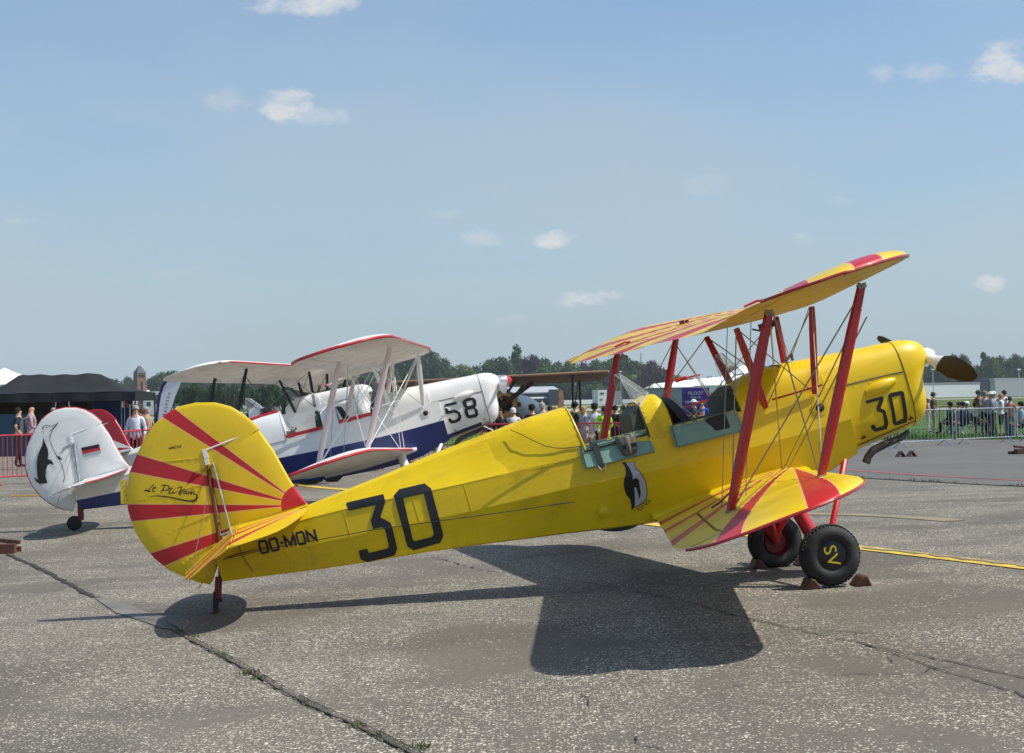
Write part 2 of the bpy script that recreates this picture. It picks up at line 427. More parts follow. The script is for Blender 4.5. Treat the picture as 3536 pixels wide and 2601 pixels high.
def biplane(P):
    """P: dict of pose and livery. Returns root."""
    yaw, pit, rol = R_(P['yaw']), R_(P['pit']), R_(P['roll'])
    Rm = Matrix.Rotation(yaw, 3, 'Z') @ Matrix.Rotation(-pit, 3, 'Y') @ Matrix.Rotation(rol, 3, 'X')
    T = Vector(P['pos'])
    if P.get('near'):
        C0 = Vector((0,0,CH)); Rm = RT @ Rm; T = C0 + RT @ (T-C0)
    root = thing('biplane', (0,0,0), P['label'], 'biplane', P.get('group'))
    rq = Rm.to_euler(); base = Vector((T.x, T.y, gz(T.x, T.y)))
    root.location = base; root.rotation_euler = rq
    off = Rm.transposed() @ (T - base)                # part origin = axle centre
    C = Rm.transposed() @ (Vector((0,0,CH)) - T)      # camera in the aircraft frame
    def inv(u, v, y):
        d = Rm.transposed() @ ray(u, v); t = (y-C.y)/d.y; p = C + t*d; return (p.x, p.z)
    def B(m, name, mats, parent=None, **k):
        return m.build(name, mats, parent or root, loc=(off if parent is None else None), **k)
    full = P.get('detail', 1)
    zc = .9
    for _ in range(6):                                # height of the ground under the tail leg
        w_ = Rm @ Vector((-4.84,0,zc)) + T; zc -= (w_.z - gz(w_.x, w_.y))/cos(pit)
    P['tail_ground'] = zc
    # parts sit at `off`; sub-parts share that frame
    # ---------------- fuselage
    m = MB(); xs = [-4.72,-4.3,-3.9,-3.5,-3.1,-2.7,-2.3,-1.95,-1.62,-1.3,-1.03,-.82,-.5,-.25,0,.2,.42,.62]
    rings = []
    for x in xs:
        p = side_pts(x); q = [(y, z) for y, z in p]
        mid = ((q[0][0]+q[1][0])/2+.004, (q[0][1]+q[1][1])/2)
        half = [q[0], q[1], q[2], q[3]]
        rings.append([Vector((x, -y, z)) for y, z in half] + [Vector((x, y, z)) for y, z in half[::-1]])
    n = 8; vs = [v for r in rings for v in r]; fs = []; mi = []
    for i in range(len(rings)-1):
        for j in range(n):
            if j == n-1 and -1.63 < xs[i] < -.26: continue            # open cockpits
            j2 = (j+1) % n; fs.append((i*n+j, i*n+j2, (i+1)*n+j2, (i+1)*n+j))
            mi.append(1 if (P.get('belly') and j in (1,2,3,4,5)) else 0)
    fs.append(tuple(range(n))); fs.append(tuple((len(rings)-1)*n+j for j in range(n)))
    mi += [0, 0]; m.add(vs, fs, mi)
    fus = B(m, 'fuselage', [P['body'], P['belly'] if P.get('belly') else P['body']], ang=6)
    if P.get('belly'): pass
    # stern post fairing, facet lines (fabric over stringers), seams
    m = MB()
    for sgn in (-1, 1):
        for tabz, tb in ((Z_WAIST, 1),):
            pts = [(x, sgn*(side_pts(x)[tb][0]+.001), lerp_tab(tabz, x)) for x in (-4.5,-3.9,-3.2,-2.5,-1.8,-1.1,-.5,0,.4)]
            m.tube(pts, .006, 6)
    
    if full:                                            # taped frames under the fabric
        for x_ in (-4.15,-3.62,-3.05,-2.62):
            for sgn in (-1, 1):
                m = MB(); q = side_pts(x_); m.tube([(x_, sgn*(a+.0005), b) for a, b in q], .0028, 5); B(m, 'frame_tape', P['body'])
    # rear decking with facets
    m = MB(); rings = []
    for x in (-4.62,-4.2,-3.9,-3.5,-3.19,-2.78,-2.5,-2.25):
        ys = side_pts(x)[0][0]; zs = side_pts(x)[0][1]; zt = lerp_tab(Z_TOP, x)
        y1 = ys*.62; z1 = lerp_tab([(-4.6,1.475),(-3.9,1.49),(-2.2,1.475)], x); z1 = min(z1, zt-.012)
        half = [(ys+.003, zs-.004), (y1, z1), (ys*.28, zt-(zt-z1)*.22), (0, zt)]
        rings.append([Vector((x, -a, b)) for a, b in half] + [Vector((x, a, b)) for a, b in half[:-1][::-1]])
    m.loft(rings, True); B(m, 'rear_decking', P['body'], ang=10)
    # headrest fairing
    m = MB(); rings = []
    for i, x in enumerate((-2.36,-2.2,-2.05,-1.9,-1.75,-1.62)):
        t = i/5; ys = side_pts(x)[0][0]+.004+.008*t; zs = side_pts(x)[0][1]-.012; zt = lerp_tab(Z_TOP, x)-.006+.014*min(1,t*2); h = zt-zs
        ring = []
        for k in range(17):
            a = pi*k/16; c = cos(a); s_ = sin(a)
            ex = 1.25 - .35*t                          # pointed fin-like top forward
            vy = -ys*(abs(c)**.75)*(1 if c > 0 else -1)*(1-.18*s_*t); vz = zs + h*s_**ex
            f_ = min(.999, (vz-zs)/h); sg_ = -1 if c > 0 else 1
            fl_ = sg_*ys*(lerp_tab([(0,1),(.40,.62),(.87,.28),(1,0)], f_)*(.97+.03*t))      # the faceted deck it grows out of
            b_ = min(1, t*1.35); ring.append(Vector((x + (.0 if i < 5 else -.03*s_+.03), vy*b_+fl_*(1-b_), vz)))
        rings.append(ring)
    m.loft(rings, True, 0, closed=False)
    hf = B(m, 'headrest_fairing', P['body'], ang=50)
    m = MB()
    for sg in (-1,):
        ed = [(v.x+.002, v.y*1.004, v.z) for v in rings[-1]]
        m.tube(ed, .007, 5)
        m.box((-2.0, -(side_pts(-2.0)[0][0]+.016), side_pts(-2.0)[0][1]-.012), (.62,.006,.02), Matrix.Rotation(R_(2.0), 3, 'Y'))
    B(m, 'edge_strip', P['body'], parent=hf)
    if full:
        m = MB()
        for k in range(13):                             # fasteners along the fairing edge
            x = -2.28 + k*.052; m.box((x, -(side_pts(x)[0][0]+.018), side_pts(x)[0][1]-.010), (.006,.003,.006))
        for k in range(9):
            v = rings[-1][k]; m.box((v.x-.012, v.y*1.006-.001, v.z+.001), (.006,.005,.005))
        tag(B(m, 'rivets', 'exhaust', parent=hf), kind='stuff')
        m = MB(); pts = [inv(u, v, -.24) for u, v in ((1766,1484),(1800,1500),(1840,1522),(1880,1540),(1915,1547),(1945,1548),(1998,1541))]
        if P.get('near'):
            # panel seam swept down the fairing
            sm = []
            for (x, z) in pts:
                i = max(0, min(4, int((x+2.34)/.144))); t = min(1, max(0, (x+2.34)/.72))
                ys = side_pts(x)[0][0]+.012; zs = side_pts(x)[0][1]; h = lerp_tab(Z_TOP, x)-zs
                f = min(.98, max(0, (z-zs)/h)); y = -ys*(max(0, 1-f**(2/(1.25-.35*t))))**.375*(1-.18*f*t) - .004
                sm.append((x, y, z))
            m.tube(sm, .0035, 5); B(m, 'panel_seam', 'exhaust', parent=hf)
    # hump between the cockpits
    m = MB(); rings = []
    for x, zt, w in ((-1.055,1.585,1.0),(-.93,1.625,1.0),(-.87,1.61,1.0),(-.835,1.56,1.0)):
        ys = side_pts(x)[0][0]+.004; zs = side_pts(x)[0][1]-.02; h = zt-zs
        rings.append([Vector((x - .0*k, -ys*abs(cos(pi*k/16))**.62*(1 if k < 8 else -1), zs + h*sin(pi*k/16)**.8)) for k in range(17)])
    m.loft(rings, True, 0, closed=False); hump = B(m, 'cockpit_hump', P['body'], ang=50)
    m = MB(); m.tube([v+Vector((.004,0,0)) for v in rings[0]], .007, 5); m.tube([v for v in rings[-1]], .006, 5)
    B(m, 'hump_edge', 'black' if P.get('near') else P['body'], parent=hump)
    if full:
        m = MB()
        for rg_, dx_ in ((rings[0], .022), (rings[-1], -.018)):
            for k in range(1, 9):
                v = rg_[k].lerp(rg_[k+1], .5) if k < 8 else rg_[k]; m.box((v.x+dx_, v.y-.004, v.z+.003), (.006,.006,.006))
        tag(B(m, 'rivets', 'exhaust', parent=hump), kind='stuff')
    # forward decking
    m = MB(); rings = []
    for x, zt in ((-.25,1.455),(-.15,1.52),(0,1.553),(.1,1.560),(.22,1.545),(.36,1.532),(.50,1.518)):
        ys = side_pts(x)[0][0]+.004; zs = side_pts(x)[0][1]-.03; h = zt-zs; ys -= .012 if x > .22 else 0
        rings.append([Vector((x, -ys*abs(cos(pi*k/18))**.55*(1 if k < 9 else -1), zs + h*sin(pi*k/18)**.72)) for k in range(19)])
    m.loft(rings, True, 0, closed=False); B(m, 'forward_decking', P['body'], ang=50)
    # interior
    m = MB()
    for (a, b) in ((-1.60,-1.05),(-.83,-.27)):
        ys = .295 if a < -1.2 else .325; zf = .86; zs = 1.30
        for sg in (-1, 1): m.box(((a+b)/2, sg*ys*.97, (zf+zs)/2-.02), (b-a, .012, zs-zf-.03))
        m.box(((a+b)/2, 0, zf), (b-a, ys*1.9, .012)); m.box((a+.008, 0, 1.03), (.012, ys*1.9, .5)); 
    B(m, 'cockpit_interior', 'interior')
    m = MB()
    m.add([(-1.03,-.33,1.29),(-1.17,-.33,1.27),(-1.14,-.28,1.50),(-1.03,-.24,1.58),(-1.03,.24,1.58),(-1.14,.28,1.50),(-1.17,.33,1.27),(-1.03,.33,1.29)],
          [(0,1,2,3),(3,2,5,4),(4,5,6,7),(1,6,5,2)])
    B(m, 'instrument_coaming', 'interior'); m = MB()
    m.add([(-.24,-.33,1.28),(-.38,-.33,1.25),(-.34,-.27,1.44),(-.24,-.2,1.50),(-.24,.2,1.50),(-.34,.27,1.44),(-.38,.33,1.25),(-.24,.33,1.28)],
          [(0,1,2,3),(3,2,5,4),(4,5,6,7),(1,6,5,2)])
    B(m, 'instrument_coaming', 'interior')
    m = MB(); rings = []
    for x, sc in ((-.83,1.0),(-.79,.99),(-.75,.95)):
        rings.append([Vector((x + .10*(1-sin(pi*k/12)), -.30*cos(pi*k/12)*sc, 1.25 + .315*sin(pi*k/12)**.8*sc)) for k in range(13)])
    m.loft(rings, True, 0, closed=False); B(m, 'seat_back', 'black', ang=40)
    m = MB(); m.tube([(-1.54,-.18,1.30),(-1.50,-.16,1.40),(-1.46,-.10,1.42)], .028, 8); m.box((-1.55,-.14,1.33), (.13,.20,.13), Matrix.Rotation(.3, 3, 'Y'))
    B(m, 'seat_cushion', 'leather')
    # windscreens
    for (xb, zb, xt, zt) in ((-.92,1.635,-1.105,1.853),(-.09,1.56,-.21,1.775)):
        m = MB(); th = .003
        A, Bq, Cq, D = (xb,-.15,zb), (xb,.15,zb), (xt,.13,zt), (xt,-.13,zt)
        E_, F_ = (xb-.13,-.285,zb-.09), (xt-.012,-.175,(zt+zb)/2+.04); E2, F2 = (xb-.13,.285,zb-.09), (xt-.012,.175,(zt+zb)/2+.04)
        G_, G2 = (xt+.02,-.25,zb-.02), (xt+.02,.25,zb-.02)
        m.add([A,Bq,Cq,D], [(0,1,2,3)]); m.add([A,D,F_,G_,E_], [(0,1,2,3,4)]); m.add([Bq,Cq,F2,G2,E2], [(0,1,2,3,4)])
        ws = B(m, 'windscreen', 'glass', smooth=False)
        fm = MB(); fm.tube([G_,E_,A,Bq,E2,G2], .006, 5); fm.tube([A,D,Cq,Bq], .0035, 5); fm.tube([D,F_,G_], .002, 5); fm.tube([Cq,F2,G2], .002, 5)
        B(fm, 'screen_frame', 'windscreen_frame', parent=ws)
    # ---------------- cowling
    def xaft(z): return .42 + max(0, 1.25-z)*.385 if z < 1.25 else .21
    def cowl_ring(t, grow=.008):
        ring = []; K = 28
        for k in range(K):
            a = 2*pi*k/K; cy, cz = sin(a), cos(a)
            z = 1.09 + (cz*.385 if cz > 0 else cz*.40)
            x0 = xaft(z); x = x0 + (1.215-x0)*t
            f = (x-.2)/1.0
            wid = .345 - .075*max(0, f)
            top = 1.560 - .088*max(0, min(1, f))**.9; bot = .655 + .07*max(0, min(1, (x-.6)/.6))
            z2 = 1.09 + (abs(cz)**.8*(top-1.09) if cz > 0 else -abs(cz)**.85*(1.09-bot))
            y = (abs(cy)**.52)*wid*(1 if cy > 0 else -1)
            ring.append(Vector((x + 0, y*(1+grow), z2)))
        return ring
    m = MB(); rings = [cowl_ring(t) for t in (0,.2,.4,.6,.8,1.0)]
    last = rings[-1]; nose = P.get('nose', 0.0)
    if nose:
        for i, r in enumerate(rings):
            for v in r: v.x += nose*(i/5)
        last = rings[-1]
    vs = [v for r in rings for v in r]; K = 28; fs = []; mi = []
    for i in range(5):
        for k in range(K):
            k2 = (k+1) % K; fs.append((i*K+k, i*K+k2, (i+1)*K+k2, (i+1)*K+k))
            zc = (rings[i][k].z + rings[i+1][k2].z)/2; mi.append(1 if (P.get('belly') and zc < .76) else 0)
    m.add(vs, fs, mi); cowl = B(m, 'cowling', [P['body'], P.get('belly') or P['body']], ang=40)
    # nose bowl
    m = MB(); rr = [last]
    for j in range(1, 8):
        a = pi/2*j/7; ring = []
        for v in last:
            up_ = min(1, max(0, (v.z-1.05)/.25)); ln = .195 + .115*up_*up_*(3-2*up_)
            cz = 1.26 if v.z > 1.2 else 1.09
            sh = cos(a)**.75; yy = v.y*sh; zz = cz + (v.z-cz)*sh
            if v.z <= 1.2: zz = v.z + (1.09-v.z)*(1-sh)
            ring.append(Vector((v.x + ln*sin(a), yy, zz)))
        rr.append(ring)
    m.loft(rr, True); B(m, 'nose_bowl', P['body'], ang=60)
    # cowling seams, latches, blister
    seam = MB(); dark = 'exhaust'
    def cyc(x, z):                                    # outer y of the cowling at height z
        r = None; f = max(0, (x-.2)); wid = .345-.075*f
        top = 1.560-.088*min(1, f)**.9; bot = .655+.07*max(0, min(1, (x-.6)/.6))
        c = ((z-1.09)/(top-1.09))**(1/.8) if z > 1.09 else ((1.09-z)/(1.09-bot))**(1/.85)
        c = min(1, max(0, c)); return (sqrt(1-c*c)**.52)*wid*1.008
    ln = [(x+nose*max(0,(x-.4)/.8), -cyc(x, z)-.002, z) for x, z in ((.43,1.247),(.65,1.236),(.9,1.226),(1.1,1.214),(1.215,1.205))]
    seam.tube(ln, .0045, 5)
    ln2 = [(x+nose*max(0,(x-.4)/.8), -cyc(x, z)-.002, z) for x, z in ((.66,.715),(.85,.733),(1.03,.752),(1.21,.770))]
    seam.tube(ln2, .004, 5)
    seam.tube([v+Vector((0, v.y*.008, 0)) for v in last]+[last[0]], .0035, 5)
    seam.tube([v+Vector((0, v.y*.004, 0)) for v in rings[0]], .0035, 5)
    B(seam, 'cowl_seam', dark, parent=cowl)
    m = MB(); rg = []
    for i in range(7):
        t = i/6; x = .83 + .28*t - P.get('blx',0); hh = .058*sin(pi*min(1, .12+t*.8))**.6; dd = .055*sin(pi*min(1,.08+t*.82))**.7; zc = 1.12+.035*t+P.get('blz',0)
        yb = -cyc(x, zc)+.006
        rg.append([Vector((x+nose, yb - dd*max(0, sin(a)), zc + hh*cos(a))) for a in [pi*k/8 for k in range(9)]])
    m.loft(rg, True, 0, closed=False); B(m, 'blister_fairing', P['body'], parent=cowl, ang=60)
    for (x, z) in ((.72,.765),(1.17,.80)):
        m = MB(); y = -cyc(x, z)-.006; m.box((x+nose*.5, y, z), (.045,.012,.010)); m.tube([(x+nose*.5-.01,y-.01,z-.01),(x+nose*.5+.005,y-.014,z+.02)], .007, 6)
        B(m, 'latch', 'rust_brown' if P.get('near') else 'steel', parent=cowl)
    if full:
        m = MB()
        for k in range(22):
            x = .47+.034*k
            for dz in (.022,-.022):
                if k % 2 == (dz > 0): m.box((x, -cyc(x, 1.24+dz)-.001, 1.243-.045*(x-.43)/.78+dz), (.008,.004,.008))
        tag(B(m, 'rivets', 'yellow_bare' if P.get('near') else 'white_plain', parent=cowl), kind='stuff')
    # exhaust, filler, belly fairing
    m = MB(); m.tube([(1.14,-.16,.70),(1.05,-.18,.665),(.90,-.20,.655),(.78,-.21,.635),(.725,-.215,.60),(.69,-.22,.555)], [.018,.028,.032,.034,.033,.036], 10)
    B(m, 'exhaust_pipe', 'exhaust')
    m = MB(); m.lathe([(0,.001),(0,.068),(.006,.068),(.006,.03)], (.395,-side_y(.395,1.12)-.004,1.12), (0,-1,0.04), 24)
    B(m, 'filler_panel', P['body']); 
    m = MB(); m.lathe([(-.01,.038),(.010,.036),(.014,.03),(.014,.001)], (.395,-side_y(.395,1.12)-.006,1.12), (0,-1,0.04), 20); B(m, 'filler_cap', 'black')
    m = MB(); rings_ = []
    for i in range(7):
        t = i/6; x = -1.62+.34*t; w = .13*sin(pi*(.1+.8*t))**.5; d = .055*sin(pi*(.08+.84*t))**.5; zb = lerp_tab(Z_BOT, x)
        rings_.append([Vector((x, w*cos(a), zb+.01-d*sin(a)*1.2)) for a in [pi*k/8 for k in range(9)]])
    m.loft(rings_, True, 0, closed=False); B(m, 'belly_fairing', 'leather')
    if full:
        m = MB(); c = inv(2084, 1768, -.37); m.lathe([(0,.052),(.006,.050),(.008,.036),(.012,.03),(.013,.001)], (-1.58, -side_y(-1.58,.80)-.001, .80), (0,-1,-.12), 24); B(m, 'inspection_cover', P['body'])
    # ---------------- wings
    for s in (-1, 1):
        for up in (True, False):
            le, te, zl, zt, tip = wing_geo(up)
            y0 = .02 if up else .40
            a0, a1 = 1.75, tip-.30
            k1 = B(wing_panel(up, s*y0, s*a0, 0, 1), 'upper_wing' if up else 'lower_wing', [P['top'] if up else P['top_low'], P['under']], ang=50)
            m = wing_panel(up, s*a0, s*a1, 0, .775); m2 = wing_panel(up, s*a1, s*(tip-.001), 0, 1, ns=12, ribs=False)
            o = len(m.v); m.v += m2.v; m.f += [tuple(i+o for i in f) for f in m2.f]; m.m += m2.m
            B(m, 'wing_panel', [P['top'] if up else P['top_low'], P['under']], parent=k1, ang=50)
            dr = R_(5 if (up and s > 0) else -2 if not up and s < 0 else 1)
            ail = B(wing_panel(up, s*(a0+.012), s*(a1-.012), .79, 1.0, droop=dr, ribs=True), 'aileron', [P['top'] if up else P['top_low'], P['under']], parent=k1, ang=50)
            # coloured edge strip round the tip
            m = MB(); pts = []
            for yy in [a1 - .35 + (tip-a1+.35)*i/10 for i in range(11)]: pts.append((wing_pt(up, s*yy, 0, 1)))
            for k in range(1, 9): pts.append((wing_pt(up, s*(tip-.002), k/9, 1)+wing_pt(up, s*(tip-.002), k/9, -1))/2 + Vector((0, s*.006, 0)))
            for yy in [tip - (tip-a1)*i/8 for i in range(9)]: pts.append(wing_pt(up, s*yy, 1, 1))
            m.tube(pts, [P.get('rimr', .010)]*len(pts), 6)
            B(m, 'tip_edging', P['rim'], parent=k1)
            if P.get('le'):
                m = MB(); m.tube([wing_pt(up, s*(y0+(tip-.3-y0)*i/14), 0, 1) for i in range(15)], .016, 8)
                B(m, 'leading_edge', P['le'], parent=k1)
            if P.get('near') and not up:
                hm = MB(); c = wing_pt(up, s*2.2, .56, 1)
                hm.tube([c, c+Vector((-.02,0,.075)), c+Vector((-.13,0,.02)), c+Vector((-.20,0,.0))], .007, 6); B(hm, 'control_horn', 'rust_brown', parent=ail)
            if P.get('near') and up:
                hm = MB(); c = wing_pt(up, s*2.55, .80, 1)
                hm.tube([c+Vector((.06,0,.012)), c+Vector((0,0,.022)), c+Vector((-.10,s*.02,.008))], .009, 6); B(hm, 'control_horn', 'red', parent=ail)
                hm = MB(); c = wing_pt(up, s*1.9, .45, 1); hm.box(c+Vector((0,0,.015)), (.04,.05,.03)); hm.box(c+Vector((.05,0,.012)), (.02,.09,.02)); B(hm, 'access_fitting', 'rust_brown', parent=k1)
                hm = MB(); c0 = wing_pt(up, s*1.2, .3, 1)
                if s < 0:
                    hm.tube([c0+Vector((0,0,.002)), c0+Vector((-.12,0,.035)), c0+Vector((-.28,0,.004))], .010, 6); B(hm, 'slat_fitting', 'black', parent=k1)
        # root fairing of the lower wing
        m = MB(); rg = []
        for i in range(13):
            t = i/12; x = .14 - 1.36*t; yb = side_pts(x)[1][0]; zc = wing_pt(False, .42, min(1, max(0, t)), 1).z
            h = .085*sin(pi*min(1, .16+.80*(1-t)))**.7*(1-.35*t) + .015
            zmid = .655 - .015*t
            ring = []
            for k in range(9):
                a = pi*k/8 - pi/2
                # quarter fillet from fuselage side out to the wing
                ring.append(Vector((x, s*(.30 + .19*cos(a)*(1-.25*t)), zmid + h*sin(a)*(1 if a > 0 else .7))))
            rg.append(ring)
        m.loft(rg, True, 0, closed=False); B(m, 'wing_root_fairing', P['body'], ang=60)
    if P.get('near'):
        m = MB(); m.box((.20,0,2.055), (.5,.5,.012)); 
        B(m, 'centre_section_cover', 'yellow_bare')
        m = MB(); m.tube([(.30,-.2,1.93),(.30,-.12,1.88),(.16,-.1,1.87),(.1,-.1,1.9)], .008, 6); m.box((.2,-.2,1.90),(.12,.08,.05)); B(m, 'fuel_cock', 'exhaust')
    # ---------------- struts
    sc = P['strut']; cc = P['cabane']; ic = P['strut_far'] if P.get('strut_far') else sc
    IPt = {}
    for s in (-1, 1):
        f_t = Vector((.147, s*2.87, 2.005)); r_t = Vector((-.512, s*2.87, 2.005)); f_b = Vector((-.482, s*2.81, .825)); r_b = Vector((-1.141, s*2.81, .775))
        if s > 0: f_t.z += .085; r_t.z += .06
        for a, b in ((f_t, f_b), (r_t, r_b)):
            m = MB(); m.strut(a, b, .078, .030, taper=.75); st = B(m, 'interplane_strut', sc)
            if full:
                for e_, f_ in ((a, b), (b, a)):
                    m = MB(); c_ = e_.lerp(f_, .012); m.box(c_, (.055,.040,.035)); m.tube([c_+Vector((0,-.03,.0)), c_+Vector((0,.03,.0))], .007, 6); B(m, 'strut_fitting', 'wire_steel', parent=st)
        c_ft, c_rt = Vector((.515, s*.535, 1.945)), Vector((-.145, s*.535, 1.945)); c_fb, c_rb = Vector((.39, s*.36, 1.24)), Vector((-.046, s*.365, 1.245))
        for a, b in ((c_ft, c_fb), (c_rt, c_rb)):
            m = MB(); m.strut(a, b, .064, .028, taper=.8); B(m, 'cabane_strut', cc)
        IPt[s] = (f_t, r_t, f_b, r_b, c_ft, c_rt, c_fb, c_rb)
    # ---------------- bracing wires: each its own part
    for s in (-1, 1):
        f_t, r_t, f_b, r_b, c_ft, c_rt, c_fb, c_rb = IPt[s]; root_f = Vector((-.03, s*.47, .725)); root_r = Vector((-.62, s*.46, .70))
        wires = [(root_f, f_t+Vector((-.03,0,-.22))), (root_f+Vector((-.05,0,0)), f_t+Vector((-.05,0,-.16))), (root_f+Vector((-.06,0,0)), r_t), (c_ft, f_b+Vector((.02,0,.02))), (c_rt, r_b+Vector((.02,0,.02))),
                 (f_t+Vector((-.02,0,-.05)), r_b+Vector((.03,0,.03))), (r_t+Vector((.02,0,-.03)), f_b), (c_ft, c_rb), (c_fb, c_rt)]
        for a, b in wires:
            m = MB(); m.tube([a, b], .0052 if P.get('near') else .005, 5); B(m, 'bracing_wire', P.get('wire', 'wire_steel'))
        m = MB()
        mid = lambda a, b, t: a.lerp(b, t)
        p1 = Vector((.10, s*1.55, 1.36)); m.tube([p1, p1+Vector((-.40,0,0))], .008, 6); B(m, 'javelin_rod', P['rod'])
        for x_ in (-.86,-1.04):
            m = MB(); m.tube([Vector((x_, s*2.1, .70)), Vector((x_+.42, s*2.1, 1.97))], .0035, 5); B(m, 'aileron_cable', 'wire_steel')
    if P.get('near'):
        m = MB(); m.tube([(-.02,2.88,1.59),(.10,2.88,1.59)], .02, 8); m.tube([(.10,2.88,1.59),(.25,2.88,1.58)], .009, 8, 0); B(m, 'pitot_head', 'red')
    m = MB(); m.tube([(.36,-.10,1.558),(.40,.0,1.60),(.36,.1,1.558)], .012, 6); B(m, 'cowl_fitting', 'exhaust')
    for s in (-1,1):
        m = MB(); m.tube([(.38,s*.03,1.58),(.50,s*.5,1.94)], .004, 5); B(m, 'bracing_wire', 'wire_steel')
    # ---------------- undercarriage
    trk = .80; Rw = P.get('rw', .245)
    gc = P['gear']
    for s in (-1, 1):
        m = MB(); w = .085
        pr = []
        for k in range(17):
            a = -pi*.86 + 2*pi*.86*k/16; pr.append((sin(a)*w, Rw-.075+cos(a)*.075))
        m.lathe(pr, (0, s*trk, 0), (0, 1, 0), 40); tag_ = B(m, 'wheel', 'rubber', ang=60)
        if full:
            m = MB()
            for k in range(44):                        # zig-zag tread blocks
                a = 2*pi*k/44
                for j in (-1, 0, 1):
                    rr_ = Rw-.001-abs(j)*.006; aa = a + (.05 if j else 0)
                    m.box((rr_*sin(aa), s*trk+j*.036, rr_*cos(aa)), (.022,.022,.008), Matrix.Rotation(aa, 3, 'Y') @ Matrix.Rotation(.6*(1 if (k+j)%2 else -1), 3, 'Z'))
            tag(B(m, 'tread', 'rubber', parent=tag_), kind='stuff')
        m = MB(); hr = .118
        m.lathe([(-.075,hr*.9),(-.06,hr+.002),(0,hr+.01),(.06,hr+.002),(.062,hr-.006),(.066,.001)] if s > 0 else [(-.068,.001),(-.066,hr-.008),(-.06,hr+.002),(0,hr+.01),(.06,hr+.002),(.075,hr*.9)], (0, s*trk, 0), (0, 1, 0), 32)
        B(m, 'hub', 'black_paint' if s < 0 else P['hub_far'], parent=tag_)
        if s > 0:
            m = MB(); m.lathe([(-.075,.112),(-.03,.10),(-.03,.04),(-.06,.035),(-.06,.001)], (0, trk, 0), (0,1,0), 24); B(m, 'brake_drum', P['hub_far'], parent=tag_)
        m = MB(); m.tube([(-.10,s*.47,.66),(-.085,s*.56,.40),(-.05,s*.65,.16),(-.01,s*.71,.02)], [.062,.062,.058,.03], 12); B(m, 'oleo_leg', gc)
        m = MB(); m.tube([(.50,s*.28,.64),(.30,s*.5,.40),(.05,s*.72,.10),(0,s*.73,0)], .026, 10); B(m, 'radius_rod', gc)
        m = MB(); m.tube([(0,s*.72,0),(-.12,s*.20,.54)], .022, 8); B(m, 'axle_strut', gc)
    if P.get('hubtext'):
        me = flat_mesh('wheel_lettering', None, text='SV', size=.155)
        # rotated so that it reads downwards
        def f(a, b): return Vector((b*.95+ -.053, -trk-.0735, -a*1.05+.0))
        conform('wheel_lettering', me, f, P['hubtext'], root, cut=0, loc=off)
    # ---------------- tail
    fin_m = P['fin']
    RUD = [(-4.57,2.20),(-4.25,2.235),(-4.20,2.36),(-4.30,2.50),(-4.40,2.555),(-4.53,2.592),(-4.68,2.600),(-4.80,2.565),(-4.90,2.515),(-5.02,2.41),(-5.11,2.306),(-5.20,2.19),(-5.262,2.05),(-5.292,1.90),(-5.288,1.75),(-5.265,1.63),(-5.195,1.461),(-5.11,1.34),(-5.01,1.25),(-4.92,1.18),(-4.825,1.131),(-4.785,1.165),(-4.70,1.30),(-4.65,1.48),(-4.612,1.68)]
    FIN = [(-4.56,2.185),(-4.10,2.235),(-4.035,2.05),(-3.97,1.77),(-3.925,1.62),(-3.885,1.535),(-4.45,1.52),(-4.63,1.50),(-4.604,1.70)]
    # the part of the rudder above the fin reaches forward as a balance
    RUD = [(-4.57,2.20),(-4.09,2.250)] + [(-4.13,2.31),(-4.19,2.40),(-4.27,2.485),(-4.38,2.55)] + RUD[5:]
    for nm, poly, thick in (('rudder', RUD, .032), ('fin', FIN, .044)):
        m = MB(); cx = sum(p[0] for p in poly)/len(poly); cz = sum(p[1] for p in poly)/len(poly)
        rings = []
        for sh, yy in ((1.0,0.004),(.985,.012),(.95,.6*thick),(.75,.92*thick),(.4,thick),(.05,thick)):
            rings.append([Vector((cx+(x-cx)*sh, yy, cz+(z-cz)*sh)) for x, z in poly])
        n_ = len(poly)
        for sg in (1, -1):
            rr_ = [[Vector((v.x, v.y*sg, v.z)) for v in r] for r in rings]
            vs = [v for r in rr_ for v in r]; fs = []
            for i in range(len(rr_)-1):
                for k in range(n_): fs.append((i*n_+k, i*n_+(k+1)%n_, (i+1)*n_+(k+1)%n_, (i+1)*n_+k))
            fs.append(tuple((len(rr_)-1)*n_+k for k in range(n_))); m.add(vs, fs)
        for k in range(n_):
            pass
        m.add([Vector((x, .004, z)) for x, z in poly]+[Vector((x, -.004, z)) for x, z in poly], [(k, (k+1)%n_, n_+(k+1)%n_, n_+k) for k in range(n_)])
        o = B(m, nm, fin_m, ang=40)
        if nm == 'rudder' and full:
            m = MB()                                    # rib tapes with their stitched knots
            hinge = [(2.14,-4.58),(1.93,-4.59),(1.68,-4.62),(1.47,-4.66),(1.30,-4.71)]
            for z0, x0 in hinge:
                z1 = 1.86 + (z0-1.86)*1.32; x1 = -5.24 + abs(z1-1.86)*.42
                for sg in (-1,):
                    m.tube([(x0, sg*(thick*.95), z0), ((x0+x1)/2, sg*(thick+.001), (z0+z1)/2), (x1, sg*thick*.62, z1)], .0035, 5)
                    for k in range(1, 9):
                        t = k/9; m.box((x0+(x1-x0)*t, sg*(thick*(1-.25*t)+.003), z0+(z1-z0)*t), (.018,.007,.014))
            tag(B(m, 'rib_tape', fin_m, parent=o), kind='stuff')
